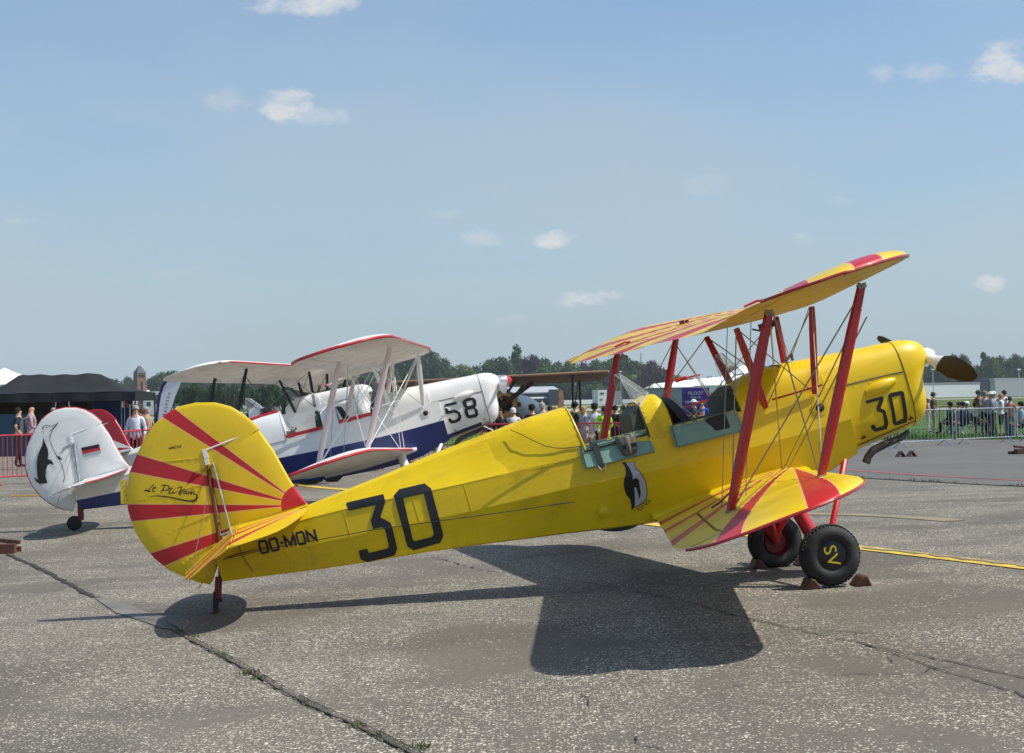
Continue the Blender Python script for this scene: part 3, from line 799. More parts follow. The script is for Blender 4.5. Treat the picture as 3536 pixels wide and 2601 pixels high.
        if nm == 'rudder' and P.get('near'):
            m = MB(); m.box((-5.284, 0, 2.052), (.052,.010,.195), Matrix.Rotation(R_(13.5), 3, 'Y')); B(m, 'trim_tab', 'yellow_bare', parent=o)
            m = MB()
            for k in range(5): m.box((-5.275, -.007, 1.98+k*.038), (.006,.005,.006))
            tag(B(m, 'rivets', 'exhaust', parent=o), kind='stuff')
        if P.get('rim_tail') and nm == 'rudder':
            m = MB(); m.tube([Vector((x, 0, z)) for x, z in poly[1:21]], .009, 6); B(m, 'edge_band', P['rim_tail'], parent=o)
        if P.get('rim_tail') and nm == 'fin':
            m = MB(); m.tube([Vector((x, 0, z)) for x, z in poly[1:6]], .009, 6); B(m, 'edge_band', P['rim_tail'], parent=o)
    m = MB(); m.strut((-4.575,-.0,2.13), (-4.66,0,1.42), .030, .078, taper=1); m.strut((-4.66,0,1.42), (-4.74,0,1.14), .030, .06); B(m, 'rudder_post', P['post'])
    m = MB(); m.box((-4.57,-.0,2.165), (.035,.082,.075)); m.box((-4.575,0,2.10), (.032,.084,.05)); B(m, 'post_cap', 'white_plain')
    m = MB(); m.tube([(-4.58,-.032,2.193),(-4.35,-.030,2.215),(-4.10,-.004,2.240)], .007, 6); m.tube([(-4.58,.032,2.193),(-4.10,.004,2.240)], .007, 6); B(m, 'balance_gap_strip', 'white_plain')
    # fin root fillet
    m = MB(); rg = []
    for i in range(8):
        t = i/7; x = -4.55 + .66*t; w = .055*(1-.55*t)+.01; z0 = 1.475+.05*t; h = .085-.06*t
        rg.append([Vector((x,-w,z0)), Vector((x,-w*.55,z0+h*.5)), Vector((x,-.03*(1-.5*t),z0+h)), Vector((x,.03*(1-.5*t),z0+h)), Vector((x,w*.55,z0+h*.5)), Vector((x,w,z0))])
    m.loft(rg, True, 0, closed=False); B(m, 'fin_fillet', P['body'])
    # tailplane and elevators
    for s in (-1, 1):
        def le_x(y):
            a = min(1, abs(y)/1.36); return -3.90 - .58*(1-sqrt(max(0, 1-a**2.1)))
        def stab(y0, y1, xa, xb, zf, th, n=12, droop=0):
            m = MB(); rings = []
            for i in range(n+1):
                y = y0 + (y1-y0)*(i/n)**.8; a, b = xa(y), xb(y); rg_ = []; c = a-b
                z = zf(y); tt = th*(1-.6*(i/n)**3)
                for q_ in range(7):
                    t = q_/6; k_ = sqrt(max(0, t))*(1.25-.5*t) if xa is le_x else (1-t*.92)
                    rg_.append(Vector((a - c*t, s*y, z + tt*k_ - droop*c*t)))
                for q_ in range(6, -1, -1):
                    t = q_/6; k_ = sqrt(max(0, t))*(1.25-.5*t) if xa is le_x else (1-t*.92)
                    rg_.append(Vector((a - c*t, s*y, z - tt*k_ - droop*c*t - .0005)))
                rings.append(rg_)
            m.loft(rings, True); return m
        zf = lambda y: 1.512 - (.075 if s < 0 else .0)*min(1, abs(y)/1.1)
        B(stab(.04, 1.345, le_x, lambda y: -4.47, zf, .020), 'tailplane', [P['tailtop']], ang=50)
        dp = P.get('droop', .55)
        et = lambda y: -4.49 - .46*sqrt(max(.03, 1-(abs(y)/1.40)**3.2))*(1 if abs(y) > .22 else .62+.38*abs(y)/.22)
        el = B(stab(.05, 1.37, lambda y: -4.485, et, zf, .019, droop=dp), 'elevator', [P['tailtop']], ang=50)
        if P.get('rim_tail'):
            m = MB(); m.tube([(le_x(y), s*y, zf(y)) for y in [1.34*(i/12)**.8+.03 for i in range(13)] if y < 1.36], .010, 6); B(m, 'edge_band', P['rim_tail'])
        m = MB(); m.tube([(-4.53, s*.03, 2.08), (-4.49, s*.62, 1.47)], .0058, 6); B(m, 'tail_brace', 'galv')
        m = MB(); m.tube([(-4.53, s*.03, 2.06), (-4.92, s*.50, 1.22)], .003, 5); B(m, 'tail_wire', 'wire_steel')
    # tail leg
    gr = P.get('tail_z', -.0)
    if P.get('tailwheel'):
        zc = P['tail_ground']
        m = MB(); m.tube([(-4.70,0,1.18),(-4.72,0,1.05),(-4.74,0,.98)], [.04,.045,.04], 8); m.tube([(-4.74,0,.98),(-4.78,0,zc+.12)], .022, 8); B(m, 'tail_leg', 'dark_red')
        m = MB(); m.lathe([(-.03,.001),(-.03,.05),(-.028,.085),(-.015,.105),(.015,.105),(.028,.085),(.03,.05),(.03,.001)], (-4.84,0,zc+.105), (0,1,0), 20); B(m, 'tail_wheel', 'rubber')
    else:
        m = MB(); zc = P['tail_ground']; m.strut((-4.74,0,1.17), (-4.80,0,1.0), .06, .05, taper=1); B(m, 'tail_leg', 'dark_red')
        m = MB(); m.strut((-4.795,0,1.06), (-4.845,0,zc+.012), .050, .045, taper=1); m.box((-4.80,0,.985), (.07,.06,.03)); B(m, 'tail_skid', 'black'); m = MB(); m.box((-4.845,0,zc+.014), (.085,.055,.024), Matrix.Rotation(-R_(P['pit'])*0-.22,3,'Y')); B(m, 'skid_shoe', 'rust_brown')
    # ---------------- propeller
    if P.get('prop', 1):
        px, pz = 1.515+nose, 1.262; a0 = R_(P.get('prop_a', 12.4))
        m = MB(); m.lathe([(-.16,.10),(-.06,.082),(.0,.075),(.06,.062),(.095,.03),(.10,.001)], (px,0,pz), (1,0,0), 20)
        B(m, 'propeller_hub', P.get('hubcol', 'white_plain'))
        for sg in (-1, 1):
            m = MB(); mh = MB(); rg = []
            for i in range(15):
                t = i/14; r = .06 + (1.01-.06)*t
                ch_ = lerp_tab([(0,.085),(.12,.085),(.25,.13),(.5,.185),(.75,.165),(.92,.115),(1,.03)], t)
                tw = R_(lerp_tab([(0,62),(.15,58),(.4,38),(.7,25),(1,16)], t)); th = lerp_tab([(0,.085),(.12,.07),(.3,.03),(1,.008)], t)
                dirr = Vector((0, sg*cos(a0), sg*sin(a0))); tang = Vector((0, -sg*sin(a0), sg*cos(a0)))
                # chord vector lies between the tangent and the flight direction
                cv = (tang*cos(tw) + Vector((-1,0,0))*sin(tw)*(1)); nv = dirr.cross(cv)
                c = Vector((px,0,pz)) + dirr*r
                rg.append([c + cv*(cos(2*pi*k/12)*ch_/2) + nv*(sin(2*pi*k/12)*th/2) for k in range(12)])
            m.loft(rg[4:], True); B(m, 'propeller_blade', P.get('bladecol', 'wood_brown'), ang=60)
            mh.loft(rg[:5], True); B(mh, 'blade_cuff', P.get('hubcol', 'white_plain'), ang=60)
        if P.get('spinner'):
            m = MB(); m.lathe([(-.02,.12),(.08,.11),(.16,.085)], (px-.05,0,pz), (1,0,0), 20); B(m, 'spinner', 'galv')
            m = MB(); m.lathe([(.16,.085),(.20,.055),(.235,.001)], (px-.05,0,pz), (1,0,0), 20); B(m, 'spinner_tip', P['spinner'])
    root['frame'] = 1
    del root['frame']
    return root, B, inv, off, Rm, T

# ------------------------------------------------------------ liveries
REDW = (.50,.010,.018)
MT['yb_top'] = ray_mat('sunburst_upper', YEL, REDW, (.55,0.10), [(9.7,12.4),(16.0,18.2),(21.8,24),(27.1,31.5),(41.2,64)])
MT['yb_low'] = ray_mat('sunburst_lower', YEL, REDW, (.02,.42), [(11.8,15.2),(21.2,23.8),(30.1,33),(40.4,44.5),(58,69)])
# tail sunburst on the fin plane (x, z)
def tail_rays():
    m = mat('sunburst_tail', YEL, .40, var=.07, vscale=2.5, bump=.1, bscale=8, coat=.2, dirt=((.34,.26,.05), 5, .25)); t = m.node_tree; b = t.nodes['Principled BSDF']
    base = b.inputs['Base Color'].links[0].from_socket
    tc = t.nodes.new('ShaderNodeTexCoord'); s = t.nodes.new('ShaderNodeSeparateXYZ'); L(t, tc.outputs['Object'], s.inputs[0])
    cx, cz = -3.9325, 1.5436
    dx = math_(t, 'SUBTRACT', cx, s.outputs['X']); dz = math_(t, 'SUBTRACT', s.outputs['Z'], cz)
    ang = math_(t, 'ARCTAN2', dz, dx); red = None; ln = None
    for a0, a1 in TAIL_IV:
        c, h = R_((a0+a1)/2), R_((a1-a0)/2); d = math_(t, 'ABSOLUTE', math_(t, 'SUBTRACT', ang, c))
        r = math_(t, 'LESS_THAN', d, h)
        l = math_(t, 'LESS_THAN', math_(t, 'MULTIPLY', math_(t, 'ABSOLUTE', math_(t, 'SUBTRACT', d, h)), math_(t, 'SQRT', math_(t, 'ADD', math_(t, 'MULTIPLY', dx, dx), math_(t, 'MULTIPLY', dz, dz)))), .0045)
        red = r if red is None else math_(t, 'MAXIMUM', red, r); ln = l if ln is None else math_(t, 'MAXIMUM', ln, l)
    d2 = math_(t, 'ADD', math_(t, 'POWER', dx, 2), math_(t, 'POWER', math_(t, 'ADD', dz, .0), 2))
    disc = math_(t, 'LESS_THAN', d2, .17**2); red = math_(t, 'MAXIMUM', red, disc); ln = math_(t, 'MULTIPLY', ln, math_(t, 'SUBTRACT', 1.0, disc))
    c = mixc(t, red, base, (.47,.008,.014)); c = mixc(t, math_(t, 'MULTIPLY', ln, .8), c, (.75,.42,.16))
    L(t, c, b.inputs['Base Color']); return m
TAIL_IV = [(48.5,53.6),(27.3,33.7),(10.8,16.8),(-7.8,-1.3)]
MT['yb_tail'] = tail_rays()
MT['yb_stab'] = ray_mat('sunburst_tailplane', YEL, REDW, (-3.90,.05), [(28,34),(44,52),(62,70)])
MT['red_tail'] = None
def red_white_tail():
    m = mat('red_white_tail', (.80,.79,.76), .35, var=.04, coat=.3); t = m.node_tree; b = t.nodes['Principled BSDF']
    base = b.inputs['Base Color'].links[0].from_socket
    tc = t.nodes.new('ShaderNodeTexCoord'); s = t.nodes.new('ShaderNodeSeparateXYZ'); L(t, tc.outputs['Object'], s.inputs[0])
    dx = math_(t, 'SUBTRACT', -3.88, s.outputs['X']); dz = math_(t, 'SUBTRACT', s.outputs['Z'], 1.56)
    ang = math_(t, 'ARCTAN2', dz, dx)
    r = math_(t, 'MAXIMUM', math_(t, 'GREATER_THAN', ang, R_(36)), math_(t, 'LESS_THAN', math_(t, 'ABSOLUTE', math_(t, 'SUBTRACT', ang, R_(10))), R_(6)))
    L(t, mixc(t, r, base, (.40,.008,.016)), b.inputs['Base Color']); return m
MT['red_tail'] = red_white_tail()
mk('brown_wing', (.16,.065,.030), .5, var=.3, vscale=2.5, dirt=((.34,.20,.11), 4, .6))
mk('grey_blue', (.07,.095,.125), .4, var=.2)
mk('checker_tan', (.42,.22,.07), .5)

yel, YB, yinv, yoff, yR, yT = biplane(dict(near=True, pos=(2.379,13.058,.243), yaw=6.236, pit=13.221, roll=-.981,
    label='yellow biplane with black number 30 and red sunburst stripes', group=None,
    body='yellow', top='yb_top', top_low='yb_low', under='cream_under', rim='red_strut', strut='red_strut', cabane='red_strut', gear='red', rod='red_strut',
    hub_far='deep_red', hubtext='yellow_bare', fin='yb_tail', post='amber_post', tailtop='yb_stab', droop=.43))

def decal(name, loops_uv, material, conv, inv, B_root, off, side_fn, ofs=.004, y0=-.37, cut=.045):
    loops = []
    for lp in loops_uv:
        o = []
        for (a, b) in lp:
            u, v = conv(a, b); y = y0
            for _ in range(4):
                x, z = inv(u, v, y); y = -side_fn(x, z)
            o.append((x, z))
        loops.append(o)
    me = flat_mesh(name, loops)
    return conform(name, me, lambda x, z: Vector((x, -side_fn(x, z)-ofs, z)), material, B_root, cut=cut, loc=off)
def cv(ox, oy, k): return lambda a, b: (ox+a/k, oy+b/k)
c2, c44, c5, cz, cp = cv(850,1300,1.8356), cv(2500,800,1.943), cv(600,1550,2.7533), cv(400,1550,6.607), cv(2000,1450,4.72)
# racing numbers
decal('race_digit', [[(635,800),(870,745),(882,795),(850,893),(912,925),(925,952),(957,1090),(943,1135),(770,1178),(725,1160),(712,1105),(768,1092),(776,1120),(893,1092),(905,1078),(880,970),(858,955),(805,968),(790,915),(822,815),(648,852)]], 'black_paint', c2, yinv, yel, yoff, side_y, ofs=.008)
decal('race_digit', [[(935,755),(970,715),(1130,678),(1172,710),(1250,1010),(1230,1055),(1062,1103),(1022,1080)], [(995,772),(1125,742),(1190,1000),(1178,1018),(1068,1045),(1055,1035)]], 'black_paint', c2, yinv, yel, yoff, side_y, ofs=.008)
def cowl_y(x, z):
    f = max(0, (x-.2)); wid = .345-.075*f; top = 1.560-.088*min(1, f)**.9; bot = .655+.07*max(0, min(1, (x-.6)/.6))
    c = ((z-1.09)/(top-1.09))**(1/.8) if z > 1.09 else ((1.09-z)/(1.09-bot))**(1/.85)
    c = min(.999, max(0, c)); return (sqrt(1-c*c)**.52)*wid*1.008
decal('cowl_digit', [[(950,1135),(1065,1105),(1071,1130),(1050,1185),(1082,1200),(1102,1285),(1092,1325),(1015,1345),(990,1325),(985,1300),(1010,1294),(1020,1318),(1070,1305),(1076,1285),(1062,1217),(1028,1208),(1022,1185),(1043,1130),(956,1155)]], 'black_paint', c44, yinv, yel, yoff, cowl_y)
decal('cowl_digit', [[(1098,1100),(1115,1083),(1190,1068),(1207,1080),(1230,1260),(1225,1280),(1155,1303),(1133,1290)], [(1125,1112),(1183,1098),(1205,1255),(1155,1277)]], 'black_paint', c44, yinv, yel, yoff, cowl_y)
# registration, drawn with a square stencil stroke
GL = {'O': [[(0,.18),(.12,0),(.88,0),(1,.18),(1,.82),(.88,1),(.12,1),(0,.82),(0,.18)]], '-': [[(0,.5),(1,.5)]],
      'M': [[(0,0),(0,1),(.5,.15),(1,1),(1,0)]], 'N': [[(0,0),(0,1),(1,0),(1,1)]], 'R': [[(0,0),(0,1),(.85,1),(1,.8),(.85,.5),(0,.5)],[(.5,.5),(1,0)]],
      '1': [[(.2,.8),(.5,1),(.5,0)]], '0': [[(0,.18),(.12,0),(.88,0),(1,.18),(1,.82),(.88,1),(.12,1),(0,.82),(0,.18)]], '7': [[(0,1),(1,1),(.4,0)]], '2': [[(0,.8),(.15,1),(.85,1),(1,.75),(0,0),(1,0)]]}
def stroke_mb(m, pts3, w, n3=Vector((0,-1,0)), lift=0.0):
    """flat ribbon of width w (number or list) along 3D points in a plane of normal n3"""
    k = len(pts3); ww = w if isinstance(w, list) else [w]*k; vs = []
    for i, p in enumerate(pts3):
        d0 = (pts3[i]-pts3[i-1]).normalized() if i else (pts3[1]-pts3[0]).normalized()
        d1 = (pts3[i+1]-pts3[i]).normalized() if i < k-1 else d0
        d = (d0+d1); d = d.normalized() if d.length > 1e-6 else d0
        t = d.cross(n3).normalized(); mit = 1/max(.45, abs(t.dot(d0.cross(n3).normalized())))
        vs += [p+t*ww[i]/2*mit+n3*lift, p-t*ww[i]/2*mit+n3*lift]
    m.add(vs, [(2*i, 2*i+1, 2*i+3, 2*i+2) for i in range(k-1)])
def letters(name, chars, o, du, dv, adv, w, conv, inv, fn, root, off, material, y0, wid=1.0):
    """chars laid from pixel origin o along du, upwards dv; adv list of (start, width) in units of du"""
    j = 0
    for ch, (a, wd) in zip(chars, adv):
        m = MB()
        for st in GL[ch]:
            pts = []
            P_ = []
            for (s_, t_) in st:
                P_.append((a+s_*wd, t_))
            # subdivide so that the strokes follow the surface
            Q = []
            for p, q in zip(P_, P_[1:]):
                for k in range(4): Q.append((p[0]+(q[0]-p[0])*k/4, p[1]+(q[1]-p[1])*k/4))
            Q.append(P_[-1])
            for (s_, t_) in Q:
                u, v = conv(o[0]+du[0]*s_+dv[0]*t_, o[1]+du[1]*s_+dv[1]*t_); y = y0
                for _ in range(4):
                    x, z = inv(u, v, y); y = -fn(x, z)
                pts.append(Vector((x, y, z)))
            stroke_mb(m, pts, w, lift=.0035+.0003*j); j += 1
        m.build(name, material, root, loc=off, smooth=False)
letters('registration_letter', 'OO-MON', (835,995), (535,-124), (-30,-108), [(0,.13),(.185,.13),(.36,.05),(.45,.165),(.665,.125),(.845,.14)], .019, c5, yinv, side_y, yel, yoff, 'black_paint', -.1)
fy = lambda x, z: .046
letters('serial_letter', 'NR1072', (915,634), (70,-12), (2,-11), [(0,.15),(.19,.13),(.32,.10),(.42,.15),(.60,.13),(.80,.17)], .0045, cv(0,1150,1.5733), yinv, fy, yel, yoff, 'black_paint', -.05)
# script on the rudder
SCR = [([(862,800),(845,835),(800,880),(760,930),(735,945),(690,938),(640,962)], [4,16,10,10,8,16,3]), ([(640,962),(700,955),(760,970),(805,972)], [3,24,26,6]),
 ([(868,925),(900,905),(915,880),(890,870),(855,900),(840,950),(865,978),(905,968)], [6,8,10,12,16,18,14,4]),
 ([(1030,860),(1060,840),(1110,832),(1180,840),(1215,875),(1195,930),(1130,958),(1075,950)], [5,14,16,14,20,18,12,5]), ([(1125,845),(1075,930),(1015,1020)], [6,22,3]),
 ([(1290,860),(1255,930),(1215,990),(1235,1010),(1270,1000)], [4,14,20,14,4]), ([(1210,915),(1300,905)], [6,8]),
 ([(1330,925),(1300,985),(1310,1012),(1345,1000)], [6,16,14,4]), ([(1350,900),(1365,893)], [16,16]),
 ([(1405,915),(1445,880),(1490,872),(1500,900),(1465,985),(1455,1045),(1475,1045),(1530,960),(1580,900)], [5,20,16,20,22,20,10,10,4]),
 ([(1610,960),(1570,970),(1550,1010),(1570,1030),(1610,1000),(1625,965),(1610,1020),(1630,1042)], [10,12,16,12,8,10,16,6]),
 ([(1665,965),(1645,1050)], [12,16]), ([(1650,1030),(1690,985),(1715,985),(1700,1040)], [5,10,14,14]), ([(1740,975),(1720,1050)], [10,14]), ([(1725,1030),(1765,985),(1790,990),(1765,1045)], [5,10,14,10]),
 ([(1765,1045),(1800,1030),(1835,1050),(1855,1090),(1845,1140),(1800,1180),(1730,1195),(1600,1185),(1450,1155),(1300,1120),(1150,1095),(1000,1080),(880,1078),(785,1088)], [10,12,16,24,30,34,32,30,26,24,20,16,12,3])]
me = MB()
for k, (pts, w) in enumerate(SCR):
    P3 = []; WW = []
    for i in range(len(pts)-1):                      # Catmull-Rom smoothing
        p0 = pts[max(i-1,0)]; p1 = pts[i]; p2 = pts[i+1]; p3 = pts[min(i+2,len(pts)-1)]
        for s_ in range(4):
            t = s_/4
            q = [.5*((2*p1[c])+(-p0[c]+p2[c])*t+(2*p0[c]-5*p1[c]+4*p2[c]-p3[c])*t*t+(-p0[c]+3*p1[c]-3*p2[c]+p3[c])*t**3) for c in (0,1)]
            P3.append(q); WW.append((w[i]*(1-t)+w[i+1]*t))
    P3.append(pts[-1]); WW.append(w[-1])
    p3 = [Vector((lambda r: (r[0], -.040, r[1]))(yinv(*cz(a, b), -.04))) for a, b in P3]
    stroke_mb(me, p3, [(x+5)/6.607*.00212*1.25 for x in WW], lift=.002+.0004*k)
me.build('rudder_script', 'black_paint', yel, loc=yoff, smooth=False)
# painted bird emblem
BIRD = [(690,700),(735,690),(765,695),(900,690),(920,655),(905,700),(905,740),(940,790),(1000,850),(1050,920),(1085,1000),(1105,1110),(1112,1220),(1095,1290),(1050,1350),(980,1400),(895,1430),(855,1478),(848,1380),(830,1300),(770,1220),(735,1130),(725,1040),(735,960),(760,880),(755,790),(725,730)]
decal('bird_emblem', [BIRD], 'black_paint', cp, yinv, yel, yoff, side_y, ofs=.004, y0=-.38)
mk('emblem_grey', (.42,.43,.47), .45)
decal('emblem_belly', [[(760,700),(890,692),(905,660),(898,705),(896,745),(930,800),(990,860),(1040,930),(1073,1005),(1093,1110),(1100,1220),(1083,1285),(1040,1340),(970,1388),(905,1420),(905,1360),(905,1250),(895,1105),(930,1100),(945,1170),(965,1240),(970,1300),(995,1240),(1000,1170),(985,1080),(975,1000),(955,960),(920,948),(870,972),(868,900),(850,850),(810,775)]], 'emblem_grey', cp, yinv, yel, yoff, side_y, ofs=.0065, y0=-.38)
me = MB()
for k, pts in enumerate([[(930,1435),(1010,1480),(1060,1405),(1020,1395)],[(960,1460),(1030,1400),(1000,1440)],[(1050,1360),(1110,1390),(1165,1325),(1100,1300)],[(1075,1375),(1120,1330),(1090,1345)]]):
    stroke_mb(me, [Vector((x, -side_y(x, z), z)) for x, z in [yinv(*cp(a, b), -.36) for a, b in pts]], .0045, lift=.005+.0004*k)
me.build('emblem_feet', 'exhaust', yel, loc=yoff, smooth=False)
# folded-down cockpit doors
def door(x0, x1, zt, zb, pocket, strap, mt):
    m = MB(); th = .016
    yt = side_y((x0+x1)/2, zt)+.010; yb = yt+.060
    P0 = [(x0,-yt,zt+.012),(x1,-yt,zt-.012),(x1+.012,-yb,zb-.012),(x0-.012,-yb,zb+.016)]
    m.add([Vector(p) for p in P0]+[Vector(p)+Vector((0,-th,.004)) for p in P0], [(0,1,2,3),(4,7,6,5),(0,4,5,1),(1,5,6,2),(2,6,7,3),(3,7,4,0)])
    d = m.build('cockpit_door', mt, yel, smooth=False, loc=yoff)
    m = MB(); ofv = Vector((0,-th-.004,.004)); a = [Vector(p)+ofv for p in P0]
    c = sum(a, Vector())/4; ins = [p.lerp(c, .05) for p in a]
    for i in range(4): m.tube([ins[i], ins[(i+1)%4]], .0035, 4)
    m.tube([a[0].lerp(a[3], .17), a[1].lerp(a[2], .17)], .0035, 4)
    m.build('door_frame', mt, d, smooth=False)
    for k in range(6):
        t = .08+.165*k
        if pocket and .20 < t < .3 and strap: continue
        m = MB(); p = a[0].lerp(a[1], t)+Vector((0,-.001,-.012)); q = a[0].lerp(a[1], t+.085)+Vector((0,-.001,-.012)); m.tube([p, q], .006, 5); m.build('hinge_tab', 'yellow_bare', d)
    m = MB()
    for k in range(24):
        t = (k+.5)/24
        for (p, q) in ((ins[0], ins[1]), (ins[3], ins[2]), (ins[0], ins[3])):
            v = p.lerp(q, t)+Vector((0,-.004,0)); m.box(v, (.005,.004,.005))
    tag(m.build('rivets', 'interior', d, smooth=False), kind='stuff')
    px = x0+(x1-x0)*(.70); 
    m = MB(); zc = (zt+zb)/2+.012; y = -yt-.045
    if pocket:
        rg = []
        for i in range(9):
            t = i/8; w = .088*(1-.30*t)*(1 if i else .9); dd = .052*sin(pi*(.22+.6*t)); z = zc+.075-.165*t
            rg.append([Vector((px-.02+w*cos(a_)*(1+.05*sin(9*t)), y-.01*t-dd*abs(sin(a_))-.004*sin(a_*9), z)) for a_ in [pi*k/16 for k in range(17)]])
        m.loft(rg, True, 0, closed=False); m.build('map_pocket', 'leather', d)
        m = MB(); m.add([Vector((px-.075,y-.052,zc+.005)),Vector((px+.05,y-.056,zc+.0)),Vector((px+.045,y-.052,zc-.035)),Vector((px-.07,y-.050,zc-.03))], [(0,1,2,3)]); m.build('pocket_mouth', 'black', d)
    else:
        m.add([Vector((px-.11,y+.012,zc+.058)),Vector((px-.075,y+.010,zc+.074)),Vector((px+.055,y+.010,zc+.074)),Vector((px+.075,y+.012,zc+.060)),Vector((px+.075,y-.018,zc-.078)),Vector((px-.045,y-.018,zc-.075)),Vector((px-.06,y-.008,zc-.02))], [(0,1,2,3,4,5,6)])
        m.build('map_pocket', 'black', d, smooth=False)
    if strap:
        m = MB(); xs_ = x0+.125
        m.loft([[Vector((xs_-.024+k_*.001, yy, zz)), Vector((xs_+.024, yy, zz-.01)), Vector((xs_+.024, yy-.006, zz-.01)), Vector((xs_-.024+k_*.001, yy-.006, zz))] for k_, (yy, zz) in enumerate(((-.25,zt+.03),(-yt-.004,zt+.035),(-yt-.03,zt+.01),(-yb-.022,zb+.03),(-yb-.028,zb-.0)))], True)
        m.build('shoulder_strap', 'black', d, smooth=False)
        m = MB(); m.tube([(xs_-.03,-yb-.03,zb+.01),(xs_-.015,-yb-.035,zb-.025),(xs_+.02,-yb-.035,zb-.025),(xs_+.032,-yb-.03,zb+.01)], .006, 6); m.build('strap_buckle', 'steel', d)
door(-1.632,-1.056, 1.368, 1.168, True, True, 'grey_green')
door(-.868,-.296, 1.312, 1.125, False, False, 'grey_green')
# sill trim and the cable along the side
m = MB(); m.tube([(-4.62,-.10,1.30),(-4.3,-.14,1.285),(-3.4,-.245,1.19),(-2.4,-.345,1.04),(-1.87,-.372,.965)], .0035, 5); m.build('control_cable', 'exhaust', yel, loc=yoff)
m = MB(); m.tube([(-1.99,-.375,.985),(-1.80,-.382,.955)], .0045, 6); m.build('cable_slot', 'exhaust', yel, loc=yoff)
m = MB(); m.tube([(-4.66,-.06,1.30),(-4.55,-.10,1.31),(-4.30,-.135,1.30)], .0045, 6); m.tube([(-4.52,-.06,1.40),(-4.50,-.07,1.25),(-4.46,-.085,1.14)], .003, 6); m.build('elevator_rod', 'exhaust', yel, loc=yoff)
m = MB(); m.tube([(-1.60,-.345,1.325),(-1.05,-.36,1.318)], .011, 6); m.tube([(-.82,-.36,1.325),(-.27,-.36,1.315)], .010, 6); m.build('cockpit_sill', 'interior', yel, loc=yoff)

# ------------------------------------------------------------ the two white biplanes and the brown one
mk('pale_strut_black', (.012,.011,.012), .4)
TE_EXT = .17
wht, WB, winv, woff, wR, wT = biplane(dict(pos=(-1.38,22.218,gz(-1.38,22.2)+.30), yaw=4.246, pit=14.55, roll=-1.42, rw=.30, nose=.05, detail=0,
    label='white biplane with dark blue belly and black number 58', belly='blue_paint',
    body='white_paint', top='white_paint', top_low='white_paint', under='white_under', rim='red', rimr=.02, le='red', strut='pink_strut', cabane='white_paint', gear='white_paint', rod='white_plain',
    hub_far='white_paint', fin='white_paint', post='galv', tailtop='white_paint', rim_tail='red', droop=.10, tailwheel=1, wire='white_plain', spinner='red', hubcol='galv', bladecol='galv', prop_a=8, blz=.075, blx=.03))
red2, RB, rinv, roff, rR, rT = biplane(dict(pos=(-4.011,31.416,gz(-4,31.4)+.27), yaw=-12.44, pit=14.8, roll=-1.63, rw=.27, detail=0, prop=0,
    label='white biplane with black struts and red fin, behind the number 58 aircraft',
    body='white_paint', top='white_paint', top_low='white_paint', under='white_under', rim='white_paint', le='red', strut='black_paint', cabane='black_paint', gear='white_paint', rod='black_paint',
    hub_far='white_paint', fin='red_tail', post='steel', tailtop='white_paint', droop=.10, tailwheel=1, wire='black_paint'))
ws = cv(1100,1100,2.753)
c58 = lambda x, z: cowl_y(x-.05*max(0,(x-.42)/.8), z)
decal('cowl_digit', [[(1195,817),(1310,790),(1316,814),(1224,836),(1232,878),(1300,868),(1342,890),(1360,930),(1348,970),(1310,992),(1260,999),(1237,978),(1230,955),(1256,949),(1270,970),(1310,962),(1330,935),(1322,908),(1290,895),(1240,907),(1210,908)]], 'black_paint', ws, winv, wht, woff, c58, ofs=.005)
decal('cowl_digit', [[(1368,795),(1385,765),(1420,755),(1470,752),(1497,775),(1503,820),(1490,848),(1512,872),(1520,915),(1497,940),(1430,952),(1402,935),(1385,885),(1392,850),(1373,825)], [(1402,790),(1460,778),(1472,820),(1415,835)], [(1415,872),(1477,858),(1490,908),(1432,920)]], 'black_paint', ws, winv, wht, woff, c58, ofs=.005)
# bird and flag on the white fin / rudder
c4w = cv(0,1200,2.541); wy = lambda x, z: .048
decal('bird_emblem', [[(372,700),(385,690),(378,720),(378,780),(392,830),(418,890),(425,940),(418,980),(440,985),(462,1005),(468,1035),(440,1020),(415,1035),(402,1080),(400,1130),(415,1190),(350,1200),(315,1175),(298,1140),(335,1165),(325,1100),(322,1020),(330,960),(350,900),(370,860),(380,800)]], 'black_paint', c4w, winv, wht, woff, wy, ofs=.002, y0=-.048, cut=0)
decal('emblem_fin', [[(490,955),(520,955),(552,990),(515,980)]], 'black_paint', c4w, winv, wht, woff, wy, ofs=.002, y0=-.048, cut=0)
me = MB()
for k, pts in enumerate([[(372,710),(390,688),(410,684),(440,692),(465,690),(510,662),(490,690),(465,720),(445,760),(435,810),(455,870),(490,940),(530,1010),(560,1090),(565,1150),(552,1180)],[(435,740),(460,715),(505,668)],[(402,700),(418,708)]]):
    stroke_mb(me, [Vector((x, -.051, z)) for x, z in [winv(*c4w(a, b), -.05) for a, b in pts]], .008, lift=.0004*k)
me.build('emblem_outline', 'black_paint', wht, loc=woff, smooth=False)
for k, (mtn, a, b) in enumerate((('black_paint',0,.36),('red',.36,.70),('yellow_bare',.70,1.0))):
    pass
fl = [(712,882),(868,848),(888,930),(732,968)]
for mtn, a, b in (('black_paint',0,.36),('red',.36,.66),('galv',.66,.98)):
    q = lambda p, r, t: (p[0]+(r[0]-p[0])*t, p[1]+(r[1]-p[1])*t)
    decal('flag_band', [[q(fl[0],fl[3],a), q(fl[1],fl[2],a), q(fl[1],fl[2],b), q(fl[0],fl[3],b)]], mtn, c4w, winv, wht, woff, wy, ofs=.002, y0=-.048, cut=0)
